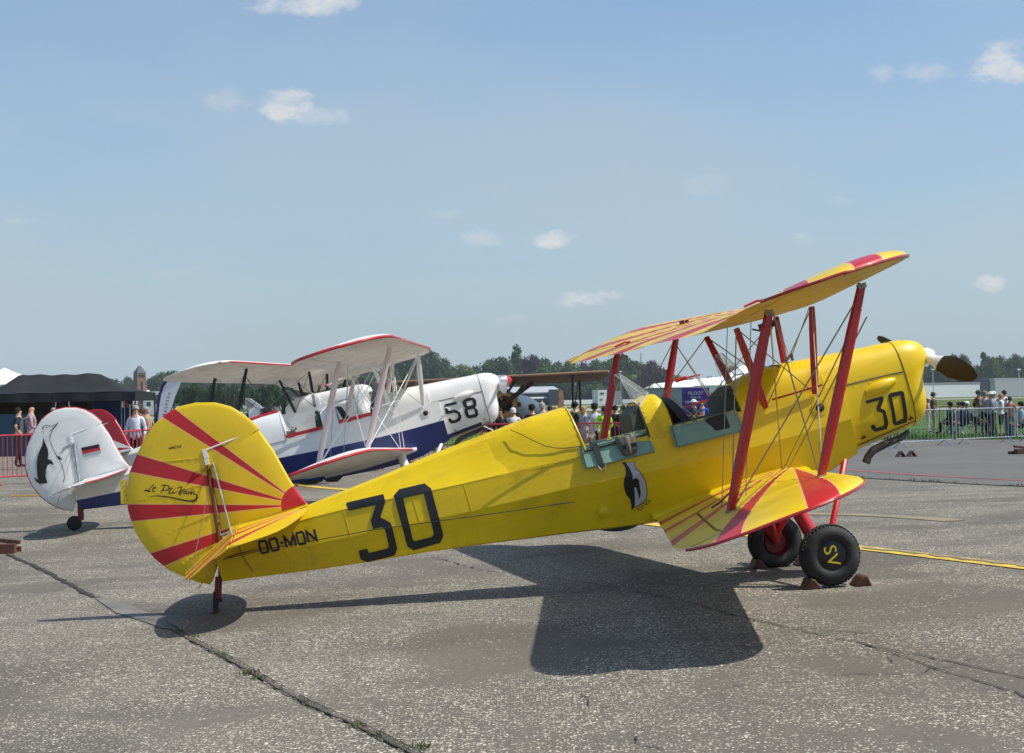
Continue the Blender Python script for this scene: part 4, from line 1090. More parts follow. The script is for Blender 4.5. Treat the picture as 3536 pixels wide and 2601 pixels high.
# coloured deck trims of the white biplanes
for (root, of_, xs) in ((wht, woff, ((-1.60,-1.05),(-.82,-.28))), (red2, roff, ((-1.60,-1.05),))):
    for a, b in xs:
        m = MB(); m.box(((a+b)/2, -.372, 1.325), (b-a, .012, .05), Matrix.Rotation(R_(1.5), 3, 'Y')); m.build('sill_trim', 'red', root, loc=of_)
m = MB(); m.tube([(-2.3,-.03,1.70),(-1.64,-.05,1.72)], .03, 6); m.build('deck_stripe', 'red', wht, loc=woff)
m = MB(); m.box((.62+.02,-.30,1.0), (.004,.002,.002)); 
# rope from the white biplane

# ============================================================ GROUND
def grid_mesh(name, xs, ys, zf, material, label=None, kind='structure', keep=None):
    vs = []; fs = []; nx = len(xs)
    for y in ys:
        for x in xs: vs.append((x, y, zf(x, y)))
    for j in range(len(ys)-1):
        for i in range(nx-1):
            if keep and not keep((xs[i]+xs[i+1])/2, (ys[j]+ys[j+1])/2): continue
            fs.append((j*nx+i, j*nx+i+1, (j+1)*nx+i+1, (j+1)*nx+i))
    m = MB(); m.add(vs, fs); o = m.build(name, material, smooth=True); return tag(o, kind=kind)
def aggregate_mat():
    m = bpy.data.materials.new('exposed_aggregate'); m.use_nodes = True; t = m.node_tree; b = t.nodes['Principled BSDF']
    tc = t.nodes.new('ShaderNodeTexCoord'); P = tc.outputs['Object']
    def noise(s, d, r=.6, dist=0.0, vec=None):
        n = t.nodes.new('ShaderNodeTexNoise'); n.inputs['Scale'].default_value = s; n.inputs['Detail'].default_value = d; n.inputs['Roughness'].default_value = r; n.inputs['Distortion'].default_value = dist
        L(t, vec or P, n.inputs['Vector']); return n.outputs['Fac']
    def vor(s, feat='F1'):
        v = t.nodes.new('ShaderNodeTexVoronoi'); v.inputs['Scale'].default_value = s; v.feature = feat; L(t, P, v.inputs['Vector']); return v
    big = noise(.22, 4, .55, .6); mid = noise(.9, 5, .6, .4); fine = noise(30, 4, .7)
    matrix = mixc(t, maprange(t, big, .35, .65), (.115,.103,.084), (.148,.135,.112))
    matrix = mixc(t, maprange(t, mid, .35, .7, 0, .55), matrix, (.085,.077,.064))
    matrix = mixc(t, maprange(t, fine, .45, .75, 0, .5), matrix, (.040,.037,.032))
    # stones of two sizes: each cell one stone, its colour from the cell
    worn = math_(t, 'MULTIPLY', maprange(t, noise(.55, 4, .5, .8), .36, .60, .50, 1.0), maprange(t, mid, .2, .5, .75, 1.0))
    col = matrix; hsum = None
    for s, thr, k in ((56, .40, .95), (88, .38, .9), (34, .20, .6)):
        v = vor(s); hv = t.nodes.new('ShaderNodeSeparateColor'); L(t, v.outputs['Color'], hv.inputs[0])
        on = math_(t, 'GREATER_THAN', math_(t, 'MULTIPLY', hv.outputs[0], worn), .47)
        size = math_(t, 'MULTIPLY', math_(t, 'ADD', hv.outputs[1], .45), thr)
        st = math_(t, 'MULTIPLY', maprange(t, math_(t, 'SUBTRACT', size, v.outputs['Distance']), -.03, .05), on)
        st = math_(t, 'MULTIPLY', st, k)
        sc = ramp(t, hv.outputs[2], [(0,(.25,.21,.16)),(.3,(.43,.39,.32)),(.55,(.62,.57,.48)),(.75,(.27,.24,.20)),(.9,(.75,.71,.62)),(1,(.06,.055,.055))])
        col = mixc(t, st, col, sc); hsum = st if hsum is None else math_(t, 'MAXIMUM', hsum, st)
    # long tyre-polished drag lanes running with the slabs
    mp = t.nodes.new('ShaderNodeMapping'); mp.inputs['Rotation'].default_value = (0,0,R_(8)); mp.inputs['Scale'].default_value = (.12, 1.4, 1); L(t, P, mp.inputs[0])
    lane = noise(1.1, 3, .5, .2, mp.outputs[0])
    col = mixc(t, maprange(t, lane, .48, .68, 0, .42), col, (.100,.091,.076))
    col = mixc(t, maprange(t, noise(2.3, 6, .6, 1.0), .60, .78, 0, .20), col, (.080,.073,.065))
    mus = t.nodes.new('ShaderNodeHueSaturation'); mus.inputs['Value'].default_value = 1.08; mus.inputs['Saturation'].default_value = 1.12; L(t, col, mus.inputs['Color'])
    L(t, mus.outputs[0], b.inputs['Base Color']); b.inputs['Roughness'].default_value = .85; b.inputs['Specular IOR Level'].default_value = .3
    bp = t.nodes.new('ShaderNodeBump'); bp.inputs['Strength'].default_value = .55; bp.inputs['Distance'].default_value = .006
    L(t, math_(t, 'ADD', hsum, math_(t, 'MULTIPLY', fine, .6)), bp.inputs['Height']); L(t, bp.outputs[0], b.inputs['Normal']); return m
MT['aggregate'] = aggregate_mat()
def tarmac_mat(name, c, spec=.3):
    m = mat(name, c, .88, var=.10, vscale=.35, bump=.25, bscale=120, dirt=(tuple(x*.62 for x in c), 1.6, .45), spec=spec)
    t = m.node_tree; b = t.nodes['Principled BSDF']; base = b.inputs['Base Color'].links[0].from_socket
    tc = t.nodes.new('ShaderNodeTexCoord'); v = t.nodes.new('ShaderNodeTexNoise'); v.inputs['Scale'].default_value = 55; v.inputs['Detail'].default_value = 3
    L(t, tc.outputs['Object'], v.inputs['Vector'])
    L(t, mixc(t, maprange(t, v.outputs['Fac'], .55, .7, 0, .5), base, tuple(min(1, x*1.5) for x in c)), b.inputs['Base Color']); return m
MT['tarmac'] = tarmac_mat('tarmac', (.120,.118,.108))
MT['tar_strip'] = tarmac_mat('tarmac_worn', (.15,.14,.125))
MT['pale_concrete'] = mat('pale_concrete', (.30,.285,.25), .85, var=.12, vscale=.06)
mk('grass', (.060,.125,.020), .9, var=.35, vscale=.35, dirt=((.12,.14,.035), .9, .7), spec=.1)
mk('grass_far', (.085,.125,.030), .9, var=.25, vscale=.02, dirt=((.15,.14,.05), .05, .6), spec=.1)
mk('crack_dark', (.035,.030,.026), .95, var=.4, vscale=9)
mk('soil', (.115,.095,.075), .95, var=.35, vscale=14, bump=.6, bscale=50)
mk('patch_mortar', (.160,.150,.132), .9, var=.25, vscale=3, dirt=((.09,.083,.07), 5, .6))
mk('line_yellow', (.62,.44,.05), .6, var=.15, vscale=5, dirt=((.20,.17,.11), 7, .75))
mk('line_yellow_faint', (.25,.205,.115), .7, var=.2, vscale=3, dirt=((.18,.17,.15), 3, .8))
mk('line_red', (.52,.05,.07), .6, var=.12, vscale=4, dirt=((.20,.14,.13), 6, .6))
mk('line_white', (.75,.75,.72), .6)
mk('weed', (.085,.115,.040), .8, var=.4, vscale=20)

def frange(a, b, n): return [a+(b-a)*i/n for i in range(n+1)]
ys = frange(-6, 40, 60) + frange(40, 62, 11)[1:]
xs = [-60,-40,-28] + frange(-20, 24, 44) + [32,42,60]
EDGE_Y = lambda x: 58.5 - .42*(x-2) if x < 40 else 42.5
grid_mesh('apron', xs, ys, gz, 'aggregate')
# ends of the apron: grass beyond
far = [-4500,-1500,-500,-150,-60,-20,0,20,60,150,500,1500,4500]
grid_mesh('ground', far, [-60,-6,0,20,40,60,90,150,250,500,1000,2000,5500], lambda x, y: -.42 if y < 45 and abs(x) < 100 else -.04, 'grass_far')
def sheet(name, poly, mtr, dz, parent=None, kind='structure', step=1.5):
    """flat sheet following the ground, from a world x,y outline"""
    me = flat_mesh(name, [poly]); 
    bm = bmesh.new(); bm.from_mesh(me); bpy.data.meshes.remove(me)
    for ax in (0, 1):
        vals = [v.co[ax] for v in bm.verts]; a = min(vals)+step
        while a < max(vals):
            p = Vector((0,0,0)); p[ax] = a; n = Vector((0,0,0)); n[ax] = 1
            bmesh.ops.bisect_plane(bm, geom=bm.verts[:]+bm.edges[:]+bm.faces[:], plane_co=p, plane_no=n); a += step
    for v in bm.verts: v.co.z = gz(v.co.x, v.co.y)+dz
    m2 = bpy.data.meshes.new(name); bm.to_mesh(m2); bm.free(); m2.materials.append(MT[mtr]); o = bpy.data.objects.new(name, m2); COL.objects.link(o)
    if parent: o.parent = parent
    return tag(o, kind=kind) if kind else o
def strip(name, uv, w, mtr, dz, rag=0.0, kind='structure', step=.5, ext=None, seed=1):
    """ground line through photo points, width w metres"""
    rnd = random.Random(seed)
    P = [gnd(u, v) for u, v in uv] if not hasattr(uv[0], 'x') else uv
    pts = []
    for a, b in zip(P, P[1:]):
        n = max(1, int((b-a).length/step)); pts += [a.lerp(b, i/n) for i in range(n)]
    pts.append(P[-1]); vs = []
    for i, p in enumerate(pts):
        d = (pts[min(i+1,len(pts)-1)]-pts[max(i-1,0)]); d.z = 0; d.normalize(); n = Vector((-d.y, d.x, 0))
        W = w(i/(len(pts)-1)) if callable(w) else w
        o1 = W/2*(1+rag*rnd.uniform(-1,1)); o2 = W/2*(1+rag*rnd.uniform(-1,1)); jit = n*rag*W*rnd.uniform(-.5,.5)
        for q in (p+n*o1+jit, p-n*o2+jit): vs.append((q.x, q.y, gz(q.x,q.y)+dz))
    m = MB(); m.add(vs, [(2*i,2*i+1,2*i+3,2*i+2) for i in range(len(pts)-1)]); o = m.build(name, mtr, smooth=False); return tag(o, kind=kind) if kind else o
# dark tarmac beyond the joint on the right
A, Bq = gnd(2991,1652), gnd(3536,1681); d = (Bq-A).normalized()
E0 = A - d*26; E1 = Bq + d*22
TEDGE = (A, d)
sheet('taxiway', [(E0.x,E0.y),(E1.x,E1.y),(58,E1.y),(58,40),(30,46.8),(18.5,51.0),(13.4,54.2),(4,57.6),(E0.x+6,58.0),(E0.x,58.4)], 'tarmac', .005, step=1.2)
sheet('verge', [(58,38),(58,62),(-8,62),(-8,58.0),(4,57.9),(13.6,54.6),(18.7,51.4),(30,47.2)], 'grass', .03, step=2)
sheet('verge_far', [(-160,61.5),(160,61.5),(160,158),(-160,158)], 'grass', -.015, step=30)
sheet('perimeter_road', [(-300,160),(300,160),(300,176),(-300,176)], 'pale_concrete', .0, step=50)
sheet('runway', [(-900,405),(900,405),(900,470),(-900,470)], 'pale_concrete', .05, step=200)
sheet('taxi_strip', [(-700,232),(45,232),(45,300),(-700,300)], 'pale_concrete', .03, step=200)
sheet('runway_marking', [(70,418),(900,418),(900,428),(70,428)], 'line_white', .09, step=200)
# joint edge, cracks, patches
strip('joint_edge', [E0, E1], .07, 'crack_dark', .010, rag=.6, seed=4)
strip('drain_groove', [gnd(3536,1650)+d*10, A - d*14+Vector((.10,0,0))], .03, 'soil', .013, rag=.8, seed=9)
strip('red_line', [(2780,1613),(2991,1629),(3536,1661),(3800,1676)], .10, 'line_red', .011)
strip('guide_line', [(3000,1606),(3180,1535),(3536,1517),(3800,1503)][1:], .10, 'line_yellow_faint', .010)
strip('guide_line', [(980,1672),(1120,1686),(1231,1695),(1600,1734),(2220,1808),(2984,1895),(3536,1960),(4000,2016)], .23, 'line_yellow', .008)
cl = strip('line_crack', [(2984,1893),(3536,1958),(4000,2014)], .07, 'line_yellow_faint', .013, rag=.9, seed=3, step=.12)
strip('faded_line', [(2560,1780),(2700,1772),(2960,1777),(3300,1800)], .30, 'line_yellow_faint', .006, rag=.3)
# the wide old joint running from the left edge to the foreground
j1 = [gnd(u, v) for u, v in [(-400,1700),(0,1902),(60,1930),(170,1980),(320,2062),(345,2066)]]
strip('slab_joint', j1, .055, 'crack_dark', .008, rag=.5, step=.10, seed=11)
sheet('mortar_patch', [(p.x,p.y) for p in [gnd(u, v) for u, v in [(322,2064),(345,2058),(430,2085),(520,2120),(600,2140),(640,2178),(560,2172),(500,2150),(400,2118)]]], 'patch_mortar', .007, step=.3)
j2 = [gnd(u, v) for u, v in [(560,2150),(665,2214),(760,2262),(841,2306),(962,2377),(1082,2441),(1218,2499),(1426,2603),(1800,2775)]]
strip('slab_joint', j2, lambda t: .030, 'soil', .007, rag=.55, step=.06, seed=12)
strip('joint_crack', [p+Vector((.022,.012,0)) for p in j2], .010, 'crack_dark', .012, rag=.9, step=.05, seed=13)
strip('joint_crack', [p-Vector((.018,.010,0)) for p in j2[1:]], .008, 'crack_dark', .012, rag=.9, step=.05, seed=14)
ck = [[(1490,1925),(1660,1970),(2000,2010),(2280,2060),(2680,2160),(3050,2240),(3300,2290),(3536,2342),(3900,2430)], [(2700,2160),(2850,2175),(3000,2190)],
      [(3536,2265),(3420,2270),(3330,2283)],[(2990,2230),(3130,2275),(3290,2330),(3420,2365),(3536,2404),(3700,2470)],[(2880,2335),(3000,2330),(3170,2330),(3220,2310),(3290,2305)],[(2520,2375),(2640,2365),(2760,2355)],[(2010,2405),(2040,2440),(2110,2445)],[(2200,2540),(2190,2570),(2300,2590)],
      [(3060,2270),(3080,2290)],[(3360,2130),(3430,2128)],[(3180,2065),(3250,2063)]]
for k, pts in enumerate(ck):
    P0 = [gnd(u, v) for u, v in pts]; rnd = random.Random(k+30); q = []
    for a, b in zip(P0, P0[1:]):
        n = max(2, int((b-a).length/.09)); q += [a.lerp(b, i/n)+Vector((rnd.uniform(-1,1)*.014, rnd.uniform(-1,1)*.03, 0)) for i in range(n)]
    q.append(P0[-1])
    strip('crack', q, (.010 if k == 3 else .007) if k else .011, 'crack_dark', .007, rag=.95, step=.04, seed=50+k)
for pts in ([(1180,1950),(1500,1995),(1760,2035),(1560,1990),(1320,1945)], [(1540,1980),(1900,2100),(2300,2290),(2800,2440),(3300,2560),(3700,2640),(3700,2560),(3250,2440),(2750,2330),(2300,2180),(2000,2060),(1700,1985)]):
    pass
# tufts
def tufts(name, spots, mtr, hmin, hmax, n_each, spread, label=None):
    rnd = random.Random(77); m = MB()
    for (p, k) in spots:
        for _ in range(int(n_each*k)):
            q = p + Vector((rnd.gauss(0, spread), rnd.gauss(0, spread), 0)); q.z = gz(q.x, q.y)+.004; h = rnd.uniform(hmin, hmax)*(.6+.6*k)
            a = rnd.uniform(0, 2*pi); w = h*.10+.0012; bx, by = cos(a)*w, sin(a)*w; ln = Vector((rnd.gauss(0,.45)*h, rnd.gauss(0,.45)*h, h))
            m.add([q+Vector((-bx,-by,0)), q+Vector((bx,by,0)), q+ln*.6+Vector((bx*.7,by*.7,0)), q+ln], [(0,1,2),(0,2,3)])
    o = m.build(name, mtr, smooth=False); return tag(o, kind='stuff')
sp = []
for i in range(len(j2)-1):
    for k in range(30):
        t = k/30; p = j2[i].lerp(j2[i+1], t); g = mnoise.noise(Vector((p.x*2.1, p.y*2.1, 3)))
        if g > .02: sp.append((p, min(1.2, g*2.5)))
tufts('joint_weeds', sp, 'weed', .004, .012, 16, .020)
tufts('joint_weeds', [(gnd(672,2200),.6),(gnd(1450,2585),.9),(gnd(860,2330),.9),(gnd(890,2345),.8),(gnd(1245,2510),.7),(gnd(1300,2540),.6)], 'weed', .010, .030, 60, .03)
sp = []
for k in range(220):
    p = E0.lerp(E1, k/220); g = mnoise.noise(Vector((p.x*1.7, p.y*1.7, 9)))
    if g > -.1: sp.append((p, .5+g))
tufts('edge_weeds', sp, 'weed', .02, .06, 20, .05)
sp = []; rnd = random.Random(5)
for k in range(3600):
    x = rnd.uniform(8, 26); ye = 58.6-.42*(x-2) if False else (54.4-(x-13.6)*.63 if x > 13.6 else 57.8-(x-4)*.35); y = ye + abs(rnd.gauss(0, 1))*4.5
    sp.append((Vector((x, y, 0)), .9))
tufts('verge_grass', sp, 'grass', .04, .12, 5, .12)

# ============================================================ CHOCKS, SMALL THINGS ON THE APRON
def chock(p, rz, label, mtr='rust_brown', size=(.145,.18,.08), group=None):
    m = MB(); a, b, h = size
    m.add([(-a/2,-b/2,0),(a/2,-b/2,0),(a/2,b/2,0),(-a/2,b/2,0),(-a*.12,-b/2,h),(a*.18,-b/2,h*.94),(a*.18,b/2,h*.94),(-a*.12,b/2,h)],
          [(0,3,2,1),(0,1,5,4),(1,2,6,5),(2,3,7,6),(3,0,4,7),(4,5,6,7)])
    o = m.build('wheel_chock', mtr, None, smooth=False); o.location = (p.x, p.y, gz(p.x, p.y)); o.rotation_euler = (0, 0, rz); 
    bv = o.modifiers.new('b', 'BEVEL'); bv.width = .012; bv.segments = 2
    for v in o.data.vertices: v.co += Vector((math.sin(v.index*7.1)*.010, math.cos(v.index*5.3)*.008, (abs(math.sin(v.index*3.7))*.012 if v.co.z > .01 else 0)))
    return tag(o, label, 'wheel chock', group)
g = 'wheel chocks of the yellow biplane'
fw = (yR @ Vector((1,0,0))); ya = atan2(fw.y, fw.x)
def wpos(root_R, root_T, x, y): 
    p = root_R @ Vector((x, y, -.24)) + root_T; return p
chock(wpos(yR, yT, -.235, -.80), ya, 'brown chock behind the near wheel of the yellow biplane', group=g)
chock(wpos(yR, yT, .20, -.80), ya+pi, 'brown chock in front of the near wheel of the yellow biplane', group=g)
chock(wpos(yR, yT, -.235, .80), ya, 'brown chock behind the far wheel of the yellow biplane', group=g)
chock(wpos(yR, yT, .20, .80), ya+pi, 'brown chock in front of the far wheel, half hidden by the near wheel', group=g)
p = gnd(1100,1668)
def plate_chock(p, rz, label):
    m = MB()
    m.add([(0,-.12,0),(.02,-.12,0),(-.13,-.12,.17),(-.15,-.12,.17),(0,.12,0),(.02,.12,0),(-.13,.12,.17),(-.15,.12,.17)], [(0,1,2,3),(4,7,6,5),(0,4,5,1),(1,5,6,2),(2,6,7,3),(3,7,4,0)])
    m.add([(-.15,-.12,0),(-.13,-.12,0),(-.13,-.12,.17),(-.15,-.12,.17),(-.15,.12,0),(-.13,.12,0),(-.13,.12,.17),(-.15,.12,.17)], [(0,1,2,3),(4,7,6,5),(0,4,5,1),(1,5,6,2),(2,6,7,3),(3,7,4,0)])
    o = m.build('wheel_chock', 'chock_yellow', None, smooth=False); o.location = (p.x, p.y, gz(p.x,p.y)); o.rotation_euler = (0,0,rz); return tag(o, label, 'wheel chock', 'yellow plate chocks under the white biplane')
wa = R_(4)
for (x, y, r, lb) in ((-.40,-.80,wa,'yellow plate chock behind the near wheel of number 58'),(.38,-.80,wa+pi,'yellow plate chock in front of the near wheel of number 58'),(.45,.80,wa+pi,'yellow plate chock in front of the far wheel of number 58')):
    chp = wpos(wR, wT, x, y); plate_chock(chp, r, lb)
ra = at(1538,1407,21.75); rb = gnd(1973,1600); m = MB(); m.tube([ra.lerp(rb, i/10)-rb-Vector((0,0,.05*sin(pi*i/10))) for i in range(11)], .011, 6)
o = m.build('tie_rope', 'white_plain', None); o.location = rb; tag(o, 'white rope running from the nose of number 58 down behind the yellow fuselage', 'rope')
# rusty twin chock at the left picture edge and two lying on the tarmac
def twin_chock(p, rz, label, sc=1.0):
    m = MB()
    m.box((0,0,.06*sc), (.34*sc,.13*sc,.12*sc)); m.box((-.02*sc,.16*sc,.035*sc), (.44*sc,.09*sc,.07*sc), Matrix.Rotation(.15,3,'Z')); m.box((.03*sc,.08*sc,.15*sc), (.36*sc,.07*sc,.05*sc), Matrix.Rotation(.12,3,'Y'))
    o = m.build('wheel_chock', 'rust_brown', None, smooth=False); o.location = (p.x, p.y, gz(p.x,p.y)-.0); o.rotation_euler = (0,0,rz)
    bv = o.modifiers.new('b', 'BEVEL'); bv.width = .01; bv.segments = 2; return tag(o, label, 'wheel chock')
twin_chock(gnd(6,1912), .1, 'rusty block chock at the left edge on the slab joint', 1.0)
def angle_chock(p, rz, label):
    m = MB()
    for x in (-.16, .14):
        m.add([(x-.12,-.1,0),(x,-.1,.15),(x+.12,-.1,0),(x-.12,.1,0),(x,.1,.15),(x+.12,.1,0),(x-.09,-.1,0),(x,-.1,.115),(x+.09,-.1,0),(x-.09,.1,0),(x,.1,.115),(x+.09,.1,0)],
              [(0,1,4,3),(1,2,5,4),(6,9,10,7),(7,10,11,8),(0,6,7,1),(1,7,8,2),(3,4,10,9),(4,5,11,10)])
    m.box((0,0,.01), (.3,.02,.015))
    o = m.build('wheel_chock', 'rust_brown', None, smooth=False); o.location = (p.x, p.y, gz(p.x,p.y)+.006); o.rotation_euler = (0,0,rz); return tag(o, label, 'wheel chock')
angle_chock(gnd(3130,1578), .2, 'pair of folded rusty angle chocks on the tarmac beyond the red line')
twin_chock(gnd(3530,1569), .3, 'dark red block on the tarmac at the right picture edge', 1.2)
m = MB(); m.box((0,0,.02), (.9,.06,.02)); o = m.build('painted_batten', 'chock_yellow', None); q = gnd(120,1715); o.location = (q.x,q.y,gz(q.x,q.y)); tag(o, 'small yellow batten on the ground behind the white rudder', 'batten')

# ============================================================ PEOPLE
def cmat(c, r=.85): 
    k = 'cloth_%02d%02d%02d' % tuple(int(x*99) for x in c)
    if k not in MT: mk(k, c, r, var=.12, vscale=9, spec=.15)
    return k
HAIR = {'brown': (.06,.035,.02), 'grey': (.32,.31,.29), 'white': (.60,.58,.55), 'blond': (.38,.25,.10), 'black': (.012,.011,.010), 'dark': (.03,.022,.016)}
def person(loc, rz, h, label, top=(.5,.5,.5), legs=(.03,.03,.04), hair='brown', pose='stand', hat=None, long_hair=False, sleeve='short', shoes=(.02,.02,.02), bare_legs=False, lean=0.0, bald=False, heavy=1.0, group=None, sunglasses=False):
    s = h/1.75
    root = thing('person', loc, label, 'person', group); root.rotation_euler = (0, 0, rz)
    # joints, facing +x ; one skinned surface
    V = []; E = []; Rr = []
    def j(p, r, par=None):
        V.append(Vector(p)); Rr.append(r); 
        if par is not None: E.append((par, len(V)-1))
        return len(V)-1
    sit = pose == 'sit'; zb = -.46 if sit else 0
    hv = heavy
    pel = j((0,0,.95+zb), .135*hv); wst = j((.01+lean*.3,0,1.10+zb), .125*hv, pel); chs = j((.0+lean,0,1.32+zb), .145*hv, wst)
    nb = j((-.01+lean*1.3,0,1.45+zb), .075, chs); nk = j((.01+lean*1.4,0,1.53+zb), .052, nb); hd = j((.02+lean*1.6,0,1.62+zb), .088, nk); hp = j((.015+lean*1.6,0,1.69+zb), .080, hd)
    face = j((.105+lean*1.6,0,1.615+zb), .020, hd)
    lab = {}
    for sg in (-1, 1):
        hip = j((0,sg*.09,.90+zb), .098*hv, pel)
        if sit:
            kn = j((.42,sg*.12,.50), .062, hip); an = j((.44,sg*.12,.10), .042, kn); toe = j((.58,sg*.13,.045), .034, an)
        else:
            st_ = .06*sg; kn = j((.02+st_*.3,sg*.105,.50), .062, hip); an = j((-.02+st_,sg*.11,.09), .042, kn); toe = j((.13+st_,sg*.125,.04), .034, an)
        sh = j((-.005+lean*1.1,sg*.185,1.41+zb), .062, nb)
        P_ = {'stand': ((-.02,.25,1.14),(.08,.24,.90),(.12,.23,.80)), 'sit': ((.05,.26,1.12),(.28,.16,1.02),(.36,.12,1.0)), 'fold': ((.02,.26,1.14),(.22,.10,1.16),(.25,.0,1.17)),
              'phone': ((.08,.26,1.18),(.28,.12,1.36),(.31,.07,1.42)), 'hold': ((.02,.25,1.14),(.24,.16,1.10),(.31,.12,1.12)), 'up': ((.08,.28,1.55),(.16,.22,1.80),(.17,.20,1.88)), 'hips': ((-.06,.36,1.18),(.02,.22,1.02),(.05,.18,1.0))}
        pp = P_['stand' if (pose == 'up' and sg < 0) else pose]
        el = j((pp[0][0]+lean,sg*pp[0][1],pp[0][2]+zb), .045, sh); wr = j((pp[1][0]+lean,sg*pp[1][1],pp[1][2]+zb), .030, el); ha = j((pp[2][0]+lean,sg*pp[2][1],pp[2][2]+zb), .028, wr)
        dv = (V[ha]-V[wr]).normalized(); sd = Vector((0,0,1)).cross(dv)
        for q_ in (-1.5,-.5,.5,1.5): j(V[ha]+dv*(.075-.008*abs(q_))+sd*q_*.018, .009, ha)
        j(V[ha]+dv*.035+sd*(-sg)*.045, .010, wr)
        lab[sg] = (sh, el, wr, kn, an)
    me = bpy.data.meshes.new('body'); me.from_pydata([v*s for v in V], E, []); ob = bpy.data.objects.new('body', me); COL.objects.link(ob)
    md = ob.modifiers.new('s', 'SKIN'); md.use_smooth_shade = True
    for i, r in enumerate(Rr): me.skin_vertices[0].data[i].radius = (r*s, r*s*(1.0 if i > 3 else (1.28 if i in (2,) else 1.12)))
    me.skin_vertices[0].data[0].use_root = True
    ss = ob.modifiers.new('d', 'SUBSURF'); ss.levels = 1; ss.render_levels = 1
    dg = bpy.context.evaluated_depsgraph_get(); m2 = bpy.data.meshes.new_from_object(ob.evaluated_get(dg)); bpy.data.objects.remove(ob)
    for k in (cmat(top), cmat(legs), 'skin', cmat(shoes)): m2.materials.append(MT[k])
    for p in m2.polygons:
        c = p.center/s; z = c.z - zb; mi = 0; ay = abs(c.y)
        di = min(range(len(V)), key=lambda i: (V[i]-c).length_squared)
        if z > 1.475 and ay < .12: mi = 2
        elif di >= 8 and any((V[di]-V[lab[sg][2]]).length < .14 for sg in (-1,1)) and di not in (lab[-1][3], lab[1][3], lab[-1][4], lab[1][4]): mi = 2
        elif sleeve == 'short' and any(di == lab[sg][1] and (c-V[lab[sg][0]]).length > .22 for sg in (-1,1)): mi = 2
        elif (c.z < .93 and not sit) or (sit and c.z < .55): 
            mi = 1
            if c.z < .085: mi = 3
            elif bare_legs and c.z < .48: mi = 2
        p.material_index = mi
        p.use_smooth = True
    bo = bpy.data.objects.new('body', m2); COL.objects.link(bo); bo.parent = root
    hz = (1.665+zb)*s; hx = (.01+lean*1.6)*s; R0 = .108*s
    if not bald:
        m = MB(); rings = []
        for i in range(6):
            a = pi/2*i/5*.98; rad = R0*cos(a)
            rings.append([Vector((hx-.012*s + rad*cos(t)*(1.0 if cos(t) < 0 else .86), rad*.88*sin(t), hz + R0*1.0*sin(a) - (.06*s if (i == 0 and cos(t) < .2) else 0) - (.10*s if (long_hair and i == 0 and cos(t) < .1) else 0))) for t in [2*pi*k/14 for k in range(14)]])
        m.loft(rings[::-1], True); m.build('hair', cmat(HAIR[hair]), root, ang=80)
    if hat:
        kind, hc = hat; m = MB()
        m.lathe([(0,.104*s),(.045*s,.108*s),(.085*s,.085*s),(.105*s,.04*s),(.11*s,.001)], (hx-.005, 0, hz+.022*s), (0,0,1), 16)
        if kind == 'cap': m.add([Vector((hx+.07*s,-.07*s,hz+.03*s)), Vector((hx+.19*s,-.05*s,hz+.015*s)), Vector((hx+.19*s,.05*s,hz+.015*s)), Vector((hx+.07*s,.07*s,hz+.03*s)), Vector((hx+.07*s,-.07*s,hz+.042*s)), Vector((hx+.19*s,-.05*s,hz+.025*s)), Vector((hx+.19*s,.05*s,hz+.025*s)), Vector((hx+.07*s,.07*s,hz+.042*s))], [(0,1,2,3),(7,6,5,4),(0,4,5,1),(1,5,6,2),(2,6,7,3)])
        else: m.lathe([(0,.10*s),(-.006*s,.19*s),(.006*s,.19*s),(.014*s,.10*s)], (hx, 0, hz+.03*s), (0,0,1), 18)
        m.build('cap' if kind == 'cap' else 'hat', cmat(hc), root, ang=60)
    if sunglasses:
        m = MB(); m.box((hx+.098*s,-.035*s,hz-.02*s), (.012*s,.05*s,.032*s)); m.box((hx+.098*s,.035*s,hz-.02*s), (.012*s,.05*s,.032*s)); m.box((hx+.10*s,0,hz-.015*s), (.008*s,.03*s,.008*s)); m.build('sunglasses', 'black', root)
    return root
def P_at(u, v_head, Y, rz, label, extra=0.0, **k):
    """stand a person on the ground at distance Y so that the crown meets the photo's height"""
    a = at(u, v_head, Y); z = gz(a.x, Y); hh = a.z - z
    hh = hh/.49*.86/1.72 if False else hh
    if k.get('pose') == 'sit': h = 1.68
    else: h = min(1.92, max(1.45, hh))
    return person(Vector((a.x, Y, z)), R_(rz), h, label, **k)
crowd = 'spectators along the red barrier'
P_at(62,1409,43.5,15,'man in dark jacket with short dark hair under the black tent edge',top=(.03,.03,.04),hair='dark',pose='hips')
pb = P_at(105,1398,42.0,20,'bald man in pink checked shirt near the black tent',top=(.42,.28,.32),bald=True,pose='hold',legs=(.05,.04,.07),sleeve='long')
P_at(468,1402,38.6,-95,'man with sunglasses in a light blue white shirt behind the barrier',top=(.66,.69,.78),hair='grey',pose='stand',sleeve='long',legs=(.02,.02,.025),sunglasses=True,heavy=1.08)
P_at(505,1406,42,-35,'man in olive beige shirt half hidden behind the white shirted man',top=(.32,.31,.22),hair='grey',pose='fold')
P_at(488,1414,40.5,-130,'dark haired person peeping behind the white shirted man',top=(.20,.10,.09),hair='brown')
P_at(1722,1424,38.0,-80,'bending man in black shirt with red collar beside the nose of number 58',top=(.035,.03,.035),hair='dark',lean=.14,pose='stand',legs=(.05,.04,.04))
P_at(1772,1434,38.6,95,'white haired woman in a cream top seen from behind',top=(.62,.60,.54),hair='white',pose='fold',heavy=1.1)
P_at(1836,1400,40,70,'man in black cap and black tee shirt with white lettering',top=(.035,.035,.04),hair='black',hat=('cap',(.012,.012,.015)),heavy=1.12)
P_at(1872,1391,41,60,'grey haired man in grey tee shirt holding his camera up',top=(.27,.26,.25),hair='grey',pose='phone',heavy=1.25)
